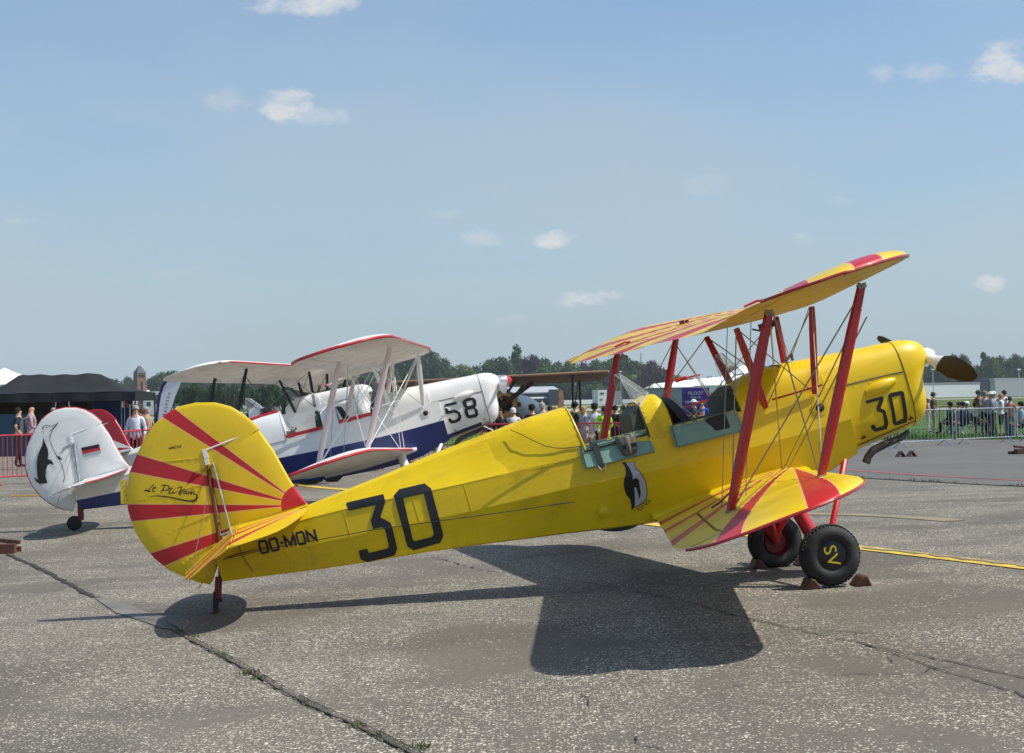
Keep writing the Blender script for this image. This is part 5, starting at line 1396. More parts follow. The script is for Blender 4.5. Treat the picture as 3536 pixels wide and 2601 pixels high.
pu = P_at(1898,1402,43.5,120,'spectator in red top with one arm raised in front of the brown biplane',top=(.45,.05,.05),hair='brown',pose='up')
P_at(1920,1412,42.5,20,'blond woman in pale top just above the yellow headrest',top=(.55,.42,.38),hair='blond',pose='hold')
P_at(1984,1392,40.5,30,'man in dark green jacket and black cap behind the rear cockpit',top=(.055,.065,.045),hair='black',hat=('cap',(.02,.02,.018)),pose='fold',sleeve='long',heavy=1.2)
P_at(2016,1416,40.0,30,'blond woman in grey patterned dress beside the striped man',top=(.36,.36,.38),legs=(.33,.33,.36),hair='blond',pose='hold',long_hair=True)
P_at(2052,1396,39.0,75,'man in navy and white striped shirt with dark cap',top=(.55,.56,.62),hair='black',hat=('cap',(.025,.018,.018)),legs=(.02,.018,.022),pose='hold')
P_at(2086,1428,38.6,100,'person in fluorescent yellow green safety vest behind the red strut',top=(.42,.85,.03),hair='brown',pose='hold',sleeve='long',legs=(.35,.45,.05))
P_at(2124,1408,41.5,60,'dark haired person in black just right of the red strut',top=(.03,.03,.03),hair='black',pose='fold',heavy=1.1)
P_at(2152,1416,40.6,80,'broad man in black tee shirt right of the red strut',top=(.025,.025,.03),hair='dark',heavy=1.25,pose='hold')
P_at(2172,1424,42.0,100,'person in red and white checked shirt at the end of the barrier',top=(.62,.25,.22),hair='dark',pose='stand')
P_at(2395,1383,52.0,95,'person with white bucket hat and black vest before the purple banner',top=(.07,.07,.08),hair='grey',hat=('hat',(.75,.75,.74)),pose='fold')
P_at(2424,1384,52.0,-100,'person in blue tee shirt facing us before the purple banner',top=(.02,.10,.45),hair='brown',pose='fold')
# right hand group on the grass
P_at(3222,1357,62.0,-5,'man in brown shirt and cap standing alone right of the yellow cowling',top=(.12,.10,.075),hair='dark',hat=('cap',(.14,.09,.07)),legs=(.30,.27,.23),pose='stand')
P_at(3203,1390,63.5,-5,'person in pale pink half hidden by the yellow cowling',top=(.60,.40,.38),hair='blond',hat=('hat',(.6,.5,.35)),legs=(.6,.5,.5))
P_at(3378,1350,60.0,-60,'man with brimmed hat and orange collar among the standing group',top=(.32,.10,.04),hair='dark',hat=('hat',(.10,.085,.07)),legs=(.15,.06,.04))
P_at(3399,1353,58.5,-70,'man in grey white shirt and cap looking at his camera',top=(.45,.46,.47),hair='grey',hat=('cap',(.25,.23,.2)),legs=(.03,.03,.035),pose='phone')
P_at(3421,1356,55.5,175,'man in a white flat hat and grey blue jacket',top=(.26,.29,.36),hair='grey',hat=('hat',(.74,.72,.64)),legs=(.035,.035,.04),pose='fold',heavy=1.1,sleeve='long')
P_at(3430,1354,58.2,160,'person in a cream hat just behind the flat hatted man',top=(.40,.42,.46),hair='grey',hat=('hat',(.70,.66,.52)),sleeve='long')
P_at(3455,1360,55.2,180,'blond woman in white top and dark skirt',top=(.78,.77,.75),hair='blond',legs=(.025,.028,.045),pose='hold',bare_legs=True)
P_at(3475,1349,57.0,150,'man in white shirt with a shoulder strap bending forward',top=(.62,.63,.70),hair='dark',legs=(.04,.055,.09),pose='phone',lean=.06,heavy=1.15)
P_at(3487,1389,54.0,60,'woman in faded red top before the man with the shoulder strap',top=(.42,.17,.14),hair='brown',legs=(.10,.13,.20),pose='hold')
sitg = 'people sitting on folding chairs on the grass'
def seat(u, vb, Y, rz, lab, chair_lab, **k):
    a = at(u, vb, Y); p = Vector((a.x, Y, gz(a.x, Y)))
    person(p, R_(rz), 1.70, lab, pose='sit', **k)
    c = thing('folding_chair', p, chair_lab, 'folding chair', 'folding chairs on the grass', R_(rz))
    m = MB(); m.box((.10,0,.43), (.42,.44,.03)); m.build('seat', 'black', c)
    m = MB(); m.box((-.15,0,.68), (.03,.44,.30), Matrix.Rotation(-.15,3,'Y')); m.build('backrest', 'black', c)
    for sx, sy in ((1,1),(1,-1),(-1,1),(-1,-1)):
        m = MB(); m.tube([(.10-sx*.20, sy*.21, .42), (.10+sx*.20, sy*.21, 0)], .012, 6); m.build('leg', 'galv', c)
seat(3283,1480,60.0,150,'person in black with black hat sitting second from the yellow nose','folding chair under the black hatted person',top=(.02,.02,.022),hat=('hat',(.012,.012,.014)),hair='dark',legs=(.02,.02,.02),sleeve='long')
seat(3326,1478,58.0,170,'person in navy with navy cap sitting on the grass','folding chair under the navy capped person',top=(.035,.035,.07),hat=('cap',(.02,.02,.035)),hair='dark',legs=(.03,.03,.05),sleeve='long')
seat(3340,1476,60.5,180,'person with white cap sitting beside the navy capped one','folding chair under the white capped person',top=(.08,.09,.16),hat=('cap',(.78,.78,.78)),hair='grey',legs=(.2,.22,.3),sleeve='long')
seat(3312,1478,61.5,175,'person in pale top sitting behind the navy capped one','folding chair under the person in pale top',top=(.38,.36,.28),hair='brown',legs=(.12,.12,.12))
seat(3370,1478,58.5,0,'person in dark clothes sitting with a round grey disc behind','folding chair with a round grey disc on its back',top=(.05,.04,.04),hair='dark',legs=(.04,.03,.03))
seat(3528,1490,53.0,175,'person in light blue shirt and black cap sitting at the right picture edge','folding chair under the light blue shirt at the right edge',top=(.24,.36,.45),hair='black',hat=('cap',(.012,.012,.016)),legs=(.05,.06,.1))
a = at(3369,1426,58.0)
m = MB(); m.lathe([(-.015,.001),(-.015,.145*1.0),(0,.15),(.015,.145),(.015,.001)], (0,0,0), (0,1,0), 24); o = m.build('folded_reflector', 'concrete_grey', None); o.location = (a.x, 58.0, a.z); tag(o, 'round light grey disc leaning against a chair on the grass', 'disc')
m = MB(); 
# backpack on the bald man
bp_ = MB(); rg = []
for i in range(6):
    t = i/5; rg.append([Vector((-.20-.09*sin(pi*k/8)*sin(pi*(.15+.7*t)), .15*cos(pi*k/8)*(1-.2*t), 1.02+.40*t)) for k in range(9)])
bp_.loft(rg, True, 0, closed=True); bp_.tube([(-.18,-.11,1.40),(.05,-.14,1.46),(.15,-.13,1.25),(-.1,-.14,1.08)], .014, 6)
mk('bag_grey', (.34,.34,.36), .8, var=.2); o = bp_.build('backpack', 'bag_grey', None); o.matrix_world = Matrix.Translation(pb.location) @ Matrix.Rotation(pb.rotation_euler.z, 4, 'Z'); tag(o, 'grey backpack on the back of the bald man', 'backpack')

# ============================================================ BARRIERS
def barrier(p0, p1, h, mtr, label, group, legm=None, hoops=True, nb=18):
    p0, p1 = Vector(p0), Vector(p1); d = p1-p0; L_ = math.hypot(d.x, d.y); rz = atan2(d.y, d.x)
    t = thing('crowd_barrier', (p0.x, p0.y, gz(p0.x, p0.y)), label, 'crowd barrier', group, rz)
    z0 = .18; r = .10
    def fr():
        pts = [(0,0,z0)]
        pts += [(0,0,h-r)] + [(r-r*cos(a), 0, h-r+r*sin(a)) for a in (.4,.8,1.2,pi/2)] + [(L_-r+r*sin(a), 0, h-r+r*cos(a)) for a in (0,.4,.8,1.2,pi/2)] + [(L_,0,z0),(0,0,z0)]
        return pts
    m = MB(); m.tube(fr(), .019, 6); m.build('frame', mtr, t)
    prev = None
    for k in range(1, nb):
        x = L_*k/nb
        if prev is None:
            m = MB(); m.tube([(0,0,z0),(0,0,h-.01)], .0085, 5); o = m.build('bar', mtr, t); prev = o.data
        else: o = bpy.data.objects.new('bar', prev); COL.objects.link(o); o.parent = t
        o.location = (x, 0, 0)
    for x, c in ((L_*.14, 0), (L_*.86, 1)):
        m = MB(); m.tube([(x,0,z0),(x-.03,-.30,0)], .017, 6); m.build('foot', (legm or mtr) if c else mtr, t)
        m = MB(); m.tube([(x,0,z0),(x+.03,.30,0)], .017, 6); m.build('foot', mtr, t)
    return t
mk('barrier_red', (.46,.03,.05), .45, coat=.2)
g = 'red crowd barriers'
segs = [((-13.8,32.6),(-11.62,33.2)),((-11.50,33.2),(-10.1,34.6)),((-10.0,34.8),(-9.0,36.9)),((-9.5,37.7),(-7.4,37.8)),((-7.3,37.8),(-5.2,37.6)),((-5.1,37.6),(-3.0,37.4)),((-2.9,37.4),(-.8,37.1)),((-.75,36.4),(1.35,36.2)),((1.5,35.8),(3.1,34.0))]
names = ['red barrier cut by the left picture edge','red barrier with hooped end left of the white rudder','red barrier hidden behind the white rudder','red barrier in front of the man in the white shirt','red barrier behind the red and white fin','red barrier behind the cockpit of number 58','red barrier seen below the blue belly of number 58','red barrier between the white nose and the yellow headrest','red barrier ending behind the yellow rear cockpit']
for (a, b), nme in zip(segs, names): barrier((*a,0), (*b,0), 1.08, 'barrier_red', nme, g)
barrier((3.2,35.2,0),(5.2,35.6,0),1.08,'galv','galvanised barrier joined to the end of the red ones seen over the yellow cockpit','galvanised crowd barriers')
def bp(u, vt, h=1.12):
    # barrier end from the photo height of its top rail
    Y = 48.0
    for _ in range(20):
        a = at(u, vt, Y); Y = Y*(CH-h)/max(.05, CH-a.z) if True else Y
    return at(u, vt, Y)
gg = 'galvanised crowd barriers'
xr = [(3065,3199,'hidden behind the yellow cowling'),]
def gb(u0, u1, y0, y1, label): 
    a = at(u0, 1480, y0); b = at(u1, 1480, y1); barrier((a.x,y0,0), (b.x,y1,0), 1.12, 'galv', label, gg, 'pipe_blue', nb=17)
gb(3080,3289,45.6,47.7,'galvanised barrier emerging from behind the yellow nose')
gb(3301,3505,47.9,49.6,'galvanised barrier in front of the standing group on the grass')
gb(3513,3720,49.8,51.4,'galvanised barrier cut by the right picture edge')
gb(3400-510,3070,43.2,45.3,'galvanised barrier hidden behind the yellow cowling')
a = at(3243,1420,66.0); b = at(3368,1420,66.5); barrier((a.x,66,0),(b.x,66.5,0),1.05,'rust_brown','rusty red barrier on the grass behind the seated people','rusty barriers on the grass')

# ============================================================ TENTS, STANDS, BANNERS
mk('tent_black', (.020,.021,.024), .7, var=.2, vscale=1.2, bump=.5, bscale=2.2, spec=.25)
mk('tent_white', (.78,.79,.80), .6, var=.05)
mk('tent_grey', (.34,.36,.38), .7, var=.08)
mk('panel_blue', (.015,.045,.17), .6)
mk('panel_teal', (.01,.05,.09), .6)
mk('curtain', (.10,.09,.06), .85, var=.3, vscale=3)
mk('box_blue', (.16,.24,.32), .6)
mk('board', (.33,.33,.31), .8, var=.3, vscale=2)
Yt = 55.0
q = lambda u, v, Y=Yt: at(u, v, Y)
zE = q(200,1353).z; zV = q(200,1388).z; zP = q(200,1285).z
x0 = q(-90,1353).x; x1 = q(466,1353).x; xp0 = q(22,1285).x; xp1 = q(306,1285).x
t = thing('marquee', ((x0+x1)/2, Yt+1.5, 0), 'black pop up tent with a hipped roof at the left picture edge', 'tent'); ox, oy = (x0+x1)/2, Yt+1.5
m = MB(); D = 3.0
NX = 18
def roofz(x, y):
    a = 1-abs(y)/(D/2)                                 # 0 at eave, 1 at ridge
    l = min(1, (x-x0)/(xp0-x0)) if x < xp0 else (min(1, (x1-x)/(x1-xp1)) if x > xp1 else 1)
    k = min(a, l); sag = .18*sin(pi*k)*(1 if k < 1 else 0)
    hill = .015*cos((x-xp0)/(xp1-xp0)*2*pi)*k + .02*abs(sin((x-xp0)/(xp1-xp0)*2*pi))*(1-k) - .02*sin(x*7.3+y*3)*k
    return zE + (zP-zE)*(k**1.25) - sag*.35 + hill - .05
vs = []; fs = []
for j in range(13):
    for i in range(NX*2+1):
        x = x0+(x1-x0)*i/(NX*2); y = -D/2+D*j/12; vs.append((x-ox, y, roofz(x, y)))
for j in range(12):
    for i in range(NX*2): k = j*(NX*2+1)+i; fs.append((k, k+1, k+NX*2+2, k+NX*2+1))
m.add(vs, fs); m.build('canopy', 'tent_black', t, ang=25)
m = MB()
for (a, b) in (((x0,-D/2),(x1,-D/2)),((x1,-D/2),(x1,D/2)),((x0,D/2),(x1,D/2))):
    n = 24
    for i in range(n):
        p = [a[0]+(b[0]-a[0])*i/n-ox, a[1]+(b[1]-a[1])*i/n]; r = [a[0]+(b[0]-a[0])*(i+1)/n-ox, a[1]+(b[1]-a[1])*(i+1)/n]; s0 = .03*sin(i*1.3); s1 = .03*sin((i+1)*1.3)
        z_ = zE-.06; m.add([(p[0],p[1]-s0*.0,z_),(r[0],r[1],z_),(r[0],r[1]-.03-s1,zV),(p[0],p[1]-.03-s0,zV)], [(0,1,2,3)])
m.build('valance', 'tent_black', t, ang=60)
for x in (x0, q(184,1353).x, x1):
    for y in (-D/2, D/2):
        m = MB(); m.box((x-ox, y, zE/2-.03), (.05,.05,zE-.06)); m.build('tent_leg', 'black', t)
m = MB(); m.box(((q(250,1400).x+q(388,1400).x)/2-ox, D/2-.05, 1.0), (q(388,1400).x-q(250,1400).x,.04,2.0)); m.build('back_panel', 'panel_blue', t)
m = MB(); m.box(((x0+q(250,1400).x)/2-ox, D/2-.02, 1.05), (q(250,1400).x-x0-.02,.04,2.1)); m.build('back_panel', 'curtain', t)
m = MB(); m.box((x0-ox+.02, 0, 1.05), (.04,D-.1,2.1)); m.build('side_panel', 'curtain', t)
m = MB(); m.box((q(200,1400).x-ox, D/2-.08, 1.05), (.5,.04,2.0)); m.build('back_panel', 'black', t)
o = MB(); o.box((0,0,.75), (1.5,.5,1.5)); a = q(40,1500,54.6); o = o.build('exhibition_counter', 'panel_teal', None); o.location = (a.x, 54.6, 0); tag(o, 'dark teal exhibition counter inside the black tent', 'counter')
a0 = q(388,1400,58.5); a1 = q(452,1400,58.5); m = MB(); n = 5
tb = thing('timber_hut', ((a0.x+a1.x)/2, 58.5, 0), 'pale weathered board hut behind the right end of the black tent', 'hut')
w = a1.x-a0.x
for k in range(9):
    m = MB(); m.box((0, 0, .12+.235*k), (w, .05+.01*(k%2), .225)); m.build('board', 'board', tb, smooth=False)
m = MB(); m.box((0,.6,2.16), (w+.1,1.4,.06)); m.build('roof', 'concrete_grey', tb)
m = MB(); m.box((0,.6,1.06), (w-.06,1.1,2.1)); m.build('wall', 'board', tb)
# display frame with small flags
a = q(472,1430,57.0); fr = thing('display_frame', (a.x, 57.0, 0), 'white wooden display frame behind the man in the white shirt', 'frame'); zt = q(472,1400,57).z; w = .50
for x in (-w/2, w/2):
    m = MB(); m.box((x,0,zt/2), (.045,.045,zt)); m.build('post', 'tent_white', fr)
m = MB(); m.box((0,0,zt+.02), (w+.045,.045,.04)); m.build('rail', 'tent_white', fr)
m = MB(); m.box((0,.03,zt*.5), (w-.05,.02,zt*.86)); m.build('board', 'rust_brown', fr)
for k, (u, c) in enumerate(((422,'tent_white'),(433,'barrier_red'))):
    a = q(u,1400,56.0); m = MB(); z1 = q(u,1386,56).z; z0 = q(u,1408,56).z
    m.add([(-.03,0,z1),(.05,0,z1),(.16 if k else .06,.01,z0),(.06 if k else -.02,.01,z0)], [(0,1,2,3)]); m.add([(-.03,.006,z1),(.05,.006,z1),(.16 if k else .06,.016,z0),(.06 if k else -.02,.016,z0)], [(3,2,1,0)])
    f_ = thing('hanging_flag', (a.x,56,0), ['white','orange red'][k]+' pennant hanging by the hut beside the black tent', 'flag'); m.build('cloth', c, f_, smooth=False); mm = MB(); mm.tube([(-.035,0.003,0),(-.035,0.003,z1+.05)], .012, 6); mm.build('pole', 'galv', f_)
# easel in front of the blue panel
a = q(215,1400,54.0); es = thing('pale_blue_crate', (a.x, 54, 0), 'pale blue framed stand against the blue panel in the tent', 'stand'); z1 = q(215,1388,54).z; zt = q(215,1410,54).z
for x in (-.28,.28):
    m = MB(); m.tube([(x,0,0),(x,0,zt)], .02, 6); m.tube([(x*.9,0,zt),(x*.8,0,z1)], .015, 6); m.build('post', 'tent_grey', es)
m = MB(); m.box((0,0,zt-.22), (.60,.05,.42)); m.build('panel', 'box_blue', es)
a = q(184,1412,53.0); P_at(184,1410,53,-90,'grey haired person behind the fin of number 58 inside the tent',top=(.4,.38,.36),hair='grey')
# white tent behind
def peak_tent(u, vpk, veave, Y, half, label):
    a = at(u, vpk, Y); ze = at(u, veave, Y).z; t = thing('peak_tent', (a.x, Y, 0), label, 'tent'); m = MB(); H = a.z; n = 6
    rings = []
    for i in range(n+1):
        f = i/n; w = half*(1-f)**1.25+.03; z = ze+(H-ze)*f; rings.append([Vector((-w,-w,z)), Vector((w,-w,z)), Vector((w,w,z)), Vector((-w,w,z))])
    m.loft(rings, True); m.build('canopy', 'tent_white', t, ang=20)
    m = MB(); z_ = ze
    for a_, b_ in (((-half,-half),(half,-half)),((half,-half),(half,half)),((half,half),(-half,half)),((-half,half),(-half,-half))):
        m.add([(a_[0],a_[1],z_),(b_[0],b_[1],z_),(b_[0],b_[1],z_-.35),(a_[0],a_[1],z_-.35)], [(0,1,2,3)])
    m.build('valance', 'tent_white', t, smooth=False)
    for x in (-half, half):
        for y in (-half, half):
            m = MB(); m.box((x*.99,y*.99,z_/2-.1), (.06,.06,z_-.2)); m.build('tent_leg', 'galv', t)
    return t
peak_tent(16,1271,1330,75,1.9,'white peaked tent whose tip shows over the black tent')
peak_tent(2564,1262,1330,78,2.3,'white peaked tent seen between the yellow cabane struts')
# long grey tent hall
Yh = 84.0; a0 = at(2262,1345,Yh); a1 = at(2620,1336,Yh); zt = 1.6+(1382-1342)/FPX*Yh; hall = thing('tent_hall', ((a0.x+a1.x)/2, Yh+3, 0), 'long pale grey tent hall behind the purple banner', 'tent hall'); w = a1.x-a0.x
m = MB(); m.box((0,0,zt/2), (w,6,zt)); m.build('wall', 'tent_grey', hall, smooth=False)
m = MB(); m.add([(-w/2-.1,-3.1,zt),(w/2+.1,-3.1,zt),(w/2+.1,3.1,zt),(-w/2-.1,3.1,zt),(-w/2-.1+.3,0,zt+.25),(w/2+.1,0,zt+.75)], [(0,1,5,4),(3,4,5,2),(0,4,3),(1,2,5)]); m.build('roof', 'tent_white', hall, smooth=False)
# purple banner
mk('banner_purple', (.055,.018,.22), .55, var=.35, vscale=1.6, dirt=((.12,.05,.42), 1.1, .8)); mk('banner_text', (.62,.58,.72), .6); mk('steel_dark', (.05,.05,.06), .6)
Yb = 66.0; a0 = at(2354,1340,Yb); a1 = at(2449,1340,Yb); w = a1.x-a0.x; z1 = a0.z; bn = thing('roll_up_banner', ((a0.x+a1.x)/2, Yb, 0), 'purple exhibition banner with pale lettering', 'banner')
m = MB(); m.box((0,0,z1/2+.04), (w,.02,z1-.08)); m.build('banner_sheet', 'banner_purple', bn, smooth=False)
m = MB(); m.box((0,0,.04), (w+.06,.22,.07)); m.build('foot', 'steel_dark', bn)
for k, (tx, s_, dz) in enumerate((('PILOOT', .20, .30), ('VAN DE', .13, .46), ('VIJF SCHELDEN', .145, .66))):
    me = flat_mesh('banner_line', None, text=tx, size=s_); conform('banner_line', me, lambda a, b: Vector((a*.95, -.013, b+z1-dz)), 'banner_text', bn, cut=0)
# feather banner
mk('feather_white', (.74,.74,.80), .6); mk('feather_blue', (.02,.018,.09), .6)
Yf = 48.0; fb = thing('feather_banner', (at(548,1450,Yf).x, Yf, 0), 'white feather flag with dark blue edge and small lettering', 'feather flag')
cf = cv(0,1150,1.5733); xo = at(548,1450,Yf).x
def fpt(a, b): 
    u, v = cf(a, b); p = at(u, v, Yf); return Vector((p.x-xo, 0, p.z))
ol = [(905,263),(940,262),(985,264),(970,300),(950,350),(935,400),(915,440),(885,520),(862,600),(858,455),(862,400),(870,340),(885,290)]
m = MB(); n = len(ol); pts = [fpt(*p) for p in ol]; m.add([p+Vector((0,-.006,0)) for p in pts]+[p+Vector((0,.006,0)) for p in pts], [tuple(range(n)), tuple(range(2*n-1, n-1, -1))]); m.build('flag_cloth', 'feather_white', fb, smooth=False)
m = MB(); e = [fpt(*p) for p in ((975,262),(935,259),(905,261),(884,288),(868,335),(858,400),(852,460),(846,600))]; m.tube(e, [.015,.03,.045,.05,.05,.05,.05,.05], 6); m.build('flag_edge', 'feather_blue', fb)
m = MB(); e[-1].z = 1.0; m.tube(e[-2:]+[Vector((e[-1].x,0,0.02))], .018, 6); m.tube([Vector((e[-1].x-.4,0,.015)), Vector((e[-1].x+.4,0,.015))], .015, 6); m.build('pole', 'galv', fb)
for k, ch in enumerate('KEEPFAR'):
    me = flat_mesh('flag_letter', None, text=ch, size=.15); c0 = fpt(922-k*4.0, 332+k*19)
    conform('flag_letter', me, lambda a, b: Vector((c0.x-b*.9+.03, -.012, c0.z-a*.9)), 'feather_blue', fb, cut=0)

# ============================================================ BROWN BIPLANE BEHIND THE CROWD
def brown_plane():
    Y = 52.0; c = at(1790,1400,Y); root = thing('biplane', (c.x, Y, 0), 'brown biplane with grey blue fuselage and checkered radial nose behind the crowd', 'biplane')
    def p(u, v, dy=0.0):
        a = at(u, v, Y+dy); return Vector((a.x-c.x, dy, a.z))
    # upper wing: nearly head on, near tip to the right
    k = cv(1350,1150,2.8075)
    def wing(name, a, b, chord, droop, mtr, n=24):
        """a, b leading edge end points (left, right); chord runs away from us and down"""
        m = MB(); rings = []
        for i in range(n+1):
            t = i/n; L0 = a.lerp(b, t); tt = min(1, t/.05, (1-t)/.05)**.5; cd = Vector((.10,1,-droop)).normalized()*chord*(.45+.55*tt)
            rg = []
            for q_ in range(9):
                s_ = q_/8; rg.append(L0 + cd*s_ + Vector((0,0,.085*sin(pi*s_**.6)*tt)))
            for q_ in range(8, -1, -1):
                s_ = q_/8; rg.append(L0 + cd*s_ + Vector((0,0,-.025*sin(pi*s_)-.004)))
            rings.append(rg)
        m.loft(rings, True); return m.build(name, mtr, root, ang=50)
    a = p(*k(-150,485), 1.6); b = p(*k(2110,372), -3.0)
    wing('upper_wing', a, b, 1.2, .24, 'brown_wing')
    m = MB(); m.tube([a, a.lerp(b,.5), b], .04, 6); m.build('leading_edge', 'lit_edge_tint', root)  # front edge catching light: its brightness is put into a paler brown
    a2 = a+Vector((.9,.4,-1.62)); b2 = b+Vector((-.9,.4,-1.55)); wing('lower_wing', a2, b2, 1.15, .24, 'brown_wing')
    cd = Vector((.10,1,-.35)).normalized()
    for (u, v, u2, v2, d) in ((1757,405,1765,690,-2.2),(1828,405,1838,760,-1.4)):
        m = MB(); m.strut(p(*k(u,v), d), p(*k(u2,v2), d), .07, .04); m.build('interplane_strut', 'black_paint', root)
    m = MB(); m.tube([p(*k(1815,480),-1.8), p(*k(1785,690),-1.8)], .02, 6); m.build('bracing_wire', 'black_paint', root)
    for (u, v, u2, v2, d) in ((1200,470,1115,610,-.6),(1300,480,1180,640,.3)):
        m = MB(); m.strut(p(*k(u,v), d), p(*k(u2,v2), d), .08, .05); m.build('cabane_strut', 'black_paint', root)
    # fuselage: from the nose at the left, running away to the right
    n0 = p(*k(1120,700), -.5); t0 = p(*k(1520,790), 4.2); ax = (t0-n0).normalized(); L_ = 6.2
    sx = ax.cross(Vector((0,0,1))).normalized(); uz = sx.cross(ax)
    m = MB(); rings = []
    for i in range(13):
        t = i/12; r = lerp_tab([(0,.40),(.08,.44),(.35,.43),(.6,.30),(1,.07)], t)
        rings.append([n0 + ax*L_*t + sx*(cos(2*pi*j/16)*r*.85) + uz*(sin(2*pi*j/16)*r*(1.1 if sin(2*pi*j/16) > 0 else 1.2)) for j in range(16)])
    m.loft(rings, True); m.build('fuselage', 'grey_blue', root, ang=60)
    m = MB(); m.lathe([(-.02,.45),(-.16,.46),(-.24,.40),(-.26,.30)], n0, ax, 20); m.build('cowl_ring', 'checker_tan', root)
    m = MB(); m.lathe([(0,.28),(-.2,.20),(-.3,.12),(-.32,.001)], n0, ax, 12); m.build('crankcase', 'black_paint', root)
    prev = None
    for j in range(9):
        a_ = 2*pi*j/9; dr = sx*cos(a_)+uz*sin(a_); m = MB(); m.tube([n0-ax*.12+dr*.15, n0-ax*.12+dr*.54], [.075,.085], 8); m.build('engine_cylinder', 'checker_tan' if j % 2 else 'rust_brown', root)
    for j in range(2):
        m = MB(); dr = (sx*cos(.6)+uz*sin(.6))*(1 if j else -1); m.strut(n0-ax*.38, n0-ax*.38+dr*1.25, .16, .03, fwd=tuple(sx)); m.build('propeller_blade', 'wood_brown', root)
    m = MB(); e = t0+ax*1.2; m.add([e, e+ax*.9+Vector((0,0,.1)), e+ax*.85+Vector((0,0,1.0)), e+ax*.4+Vector((0,0,1.05)), e+Vector((.04,0,0)), e+ax*.9+Vector((.04,0,.1)), e+ax*.85+Vector((.04,0,1.0)), e+ax*.4+Vector((.04,0,1.05))], [(0,1,2,3),(7,6,5,4),(0,4,5,1),(1,5,6,2),(2,6,7,3),(3,7,4,0)]); m.build('fin', 'brown_wing', root)
    for sg in (-1, 1):
        wc = n0+ax*.9+sx*sg*.85; wc.z = .36
        m = MB(); m.lathe([(-.08,.001),(-.08,.2),(-.07,.30),(0,.36),(.07,.30),(.08,.2),(.08,.001)], wc, sx, 24); m.build('wheel', 'rubber', root)
        m = MB(); m.tube([wc, n0+ax*.7+sx*sg*.3-uz*.35], .04, 6); m.build('gear_leg', 'black_paint', root)
mk('lit_edge_tint', (.38,.22,.13), .5)
brown_plane()

# ============================================================ FAR BUILDINGS
mk('render_white', (.86,.86,.86), .8, var=.05); mk('clad_grey', (.44,.45,.46), .8, var=.06); mk('roof_metal', (.38,.40,.42), .6, var=.08); mk('dark_box', (.045,.055,.075), .7)
mk('window_dark', (.02,.025,.03), .3); mk('brick_brown', (.19,.11,.075), .85, var=.15, vscale=.8); mk('slate', (.10,.10,.12), .8); mk('roof_pale', (.36,.36,.36), .7)
def bld(name, u0, u1, vtop, Y, depth, wallm, label, cat='building', roof=None, vb=None, rh=0.0, windows=(), roofm='roof_metal', winm='window_dark', group=None, rot=0.0):
    a = at(u0, vtop, Y); b = at(u1, vtop, Y); w = (b.x-a.x)/cos(R_(rot)); H = (a.z+b.z)/2; t = thing(name, ((a.x+b.x)/2, Y+depth/2, 0), label, cat, group, R_(rot)); cx = (a.x+b.x)/2
    m = MB(); m.box((0,0,H/2), (w,depth,H)); m.build('wall', wallm, t, smooth=False)
    if roof == 'flat': m = MB(); m.box((0,0,H+rh/2), (w*1.02,depth*1.02,rh)); m.build('roof', roofm, t, smooth=False)
    if roof == 'gable':
        m = MB(); o = .3; m.add([(-w/2-o,-depth/2-o,H),(w/2+o,-depth/2-o,H),(w/2+o,depth/2+o,H),(-w/2-o,depth/2+o,H),(-w/2-o,0,H+rh),(w/2+o,0,H+rh)], [(0,1,5,4),(2,3,4,5),(0,4,3),(1,2,5)]); m.build('roof', roofm, t, smooth=False)
    for (wu0, wu1, wv0, wv1) in windows:
        p = at(wu0, wv0, Y); r = at(wu1, wv1, Y); m = MB(); m.box(((p.x+r.x)/2-cx, -depth/2-.03, (p.z+r.z)/2), (abs(r.x-p.x), .10, abs(p.z-r.z))); m.build('window', winm, t, smooth=False)
    return t
# right hand long walls
bld('hangar', 3100,3391,1330,690,4,'render_white','long white hangar wall right of the yellow cowling','hangar',roof='flat',rh=1.1,roofm='concrete_grey',rot=14)
bld('hangar', 3391,3413,1302,700,30,'dark_box','dark slot building between the two long pale hangars','hangar')
bld('hangar', 3413,3900,1309,680,4,'clad_grey','long light grey hangar at the right picture edge','hangar',roof='flat',rh=.8,roofm='roof_metal',rot=14)
# middle
t = bld('airfield_hangar', 1770,1944,1360,640,26,'dark_box','low grey hangar with pale metal roof under the brown wing','hangar',roof=None,windows=[(1760,1890,1367,1376)],winm='window_dark')
p0 = at(1762,1362,636); p1 = at(1945,1362,636); cx = at(1857,1360,640).x; zt = at(1857,1334,650).z; z0 = at(1857,1355,636).z
m = MB(); m.add([(p0.x-cx,-17,z0),(p1.x-cx,-17,z0),(p1.x-cx-3,14,zt),(p0.x-cx-2,14,zt),(p0.x-cx,-17,z0-.5),(p1.x-cx,-17,z0-.5),(p1.x-cx-3,14,zt-.6),(p0.x-cx-2,14,zt-.6)], [(0,1,2,3),(0,4,5,1),(1,5,6,2),(2,6,7,3),(3,7,4,0)]); m.build('roof', 'roof_metal', t, smooth=False)
pz0 = at(1800,1378,624).z; pz1 = at(1800,1366,630).z
m = MB(); m.add([(at(1795,1370,624).x-cx,-21,pz0),(at(1893,1370,624).x-cx,-21,pz0),(at(1893,1370,630).x-cx,-13.2,pz1),(at(1790,1370,630).x-cx,-13.2,pz1)], [(0,1,2,3)]); m.build('canopy_roof', 'roof_metal', t, smooth=False)
bld('shed', 1897,1945,1345,622,16,'dark_box','dark blue grey square shed beside the metal roofed hangar','shed')
bld('perimeter_wall', 1945,2070,1381,700,2,'render_white','low white wall between the dark shed and the white tower block','wall',rot=14)
bld('perimeter_wall', 2094,2262,1379,705,2,'render_white','low white wall right of the white tower block','wall',rot=14)
bld('perimeter_wall', 1945,2262,1367,740,2,'concrete_grey','long grey wall behind the low white ones','wall')
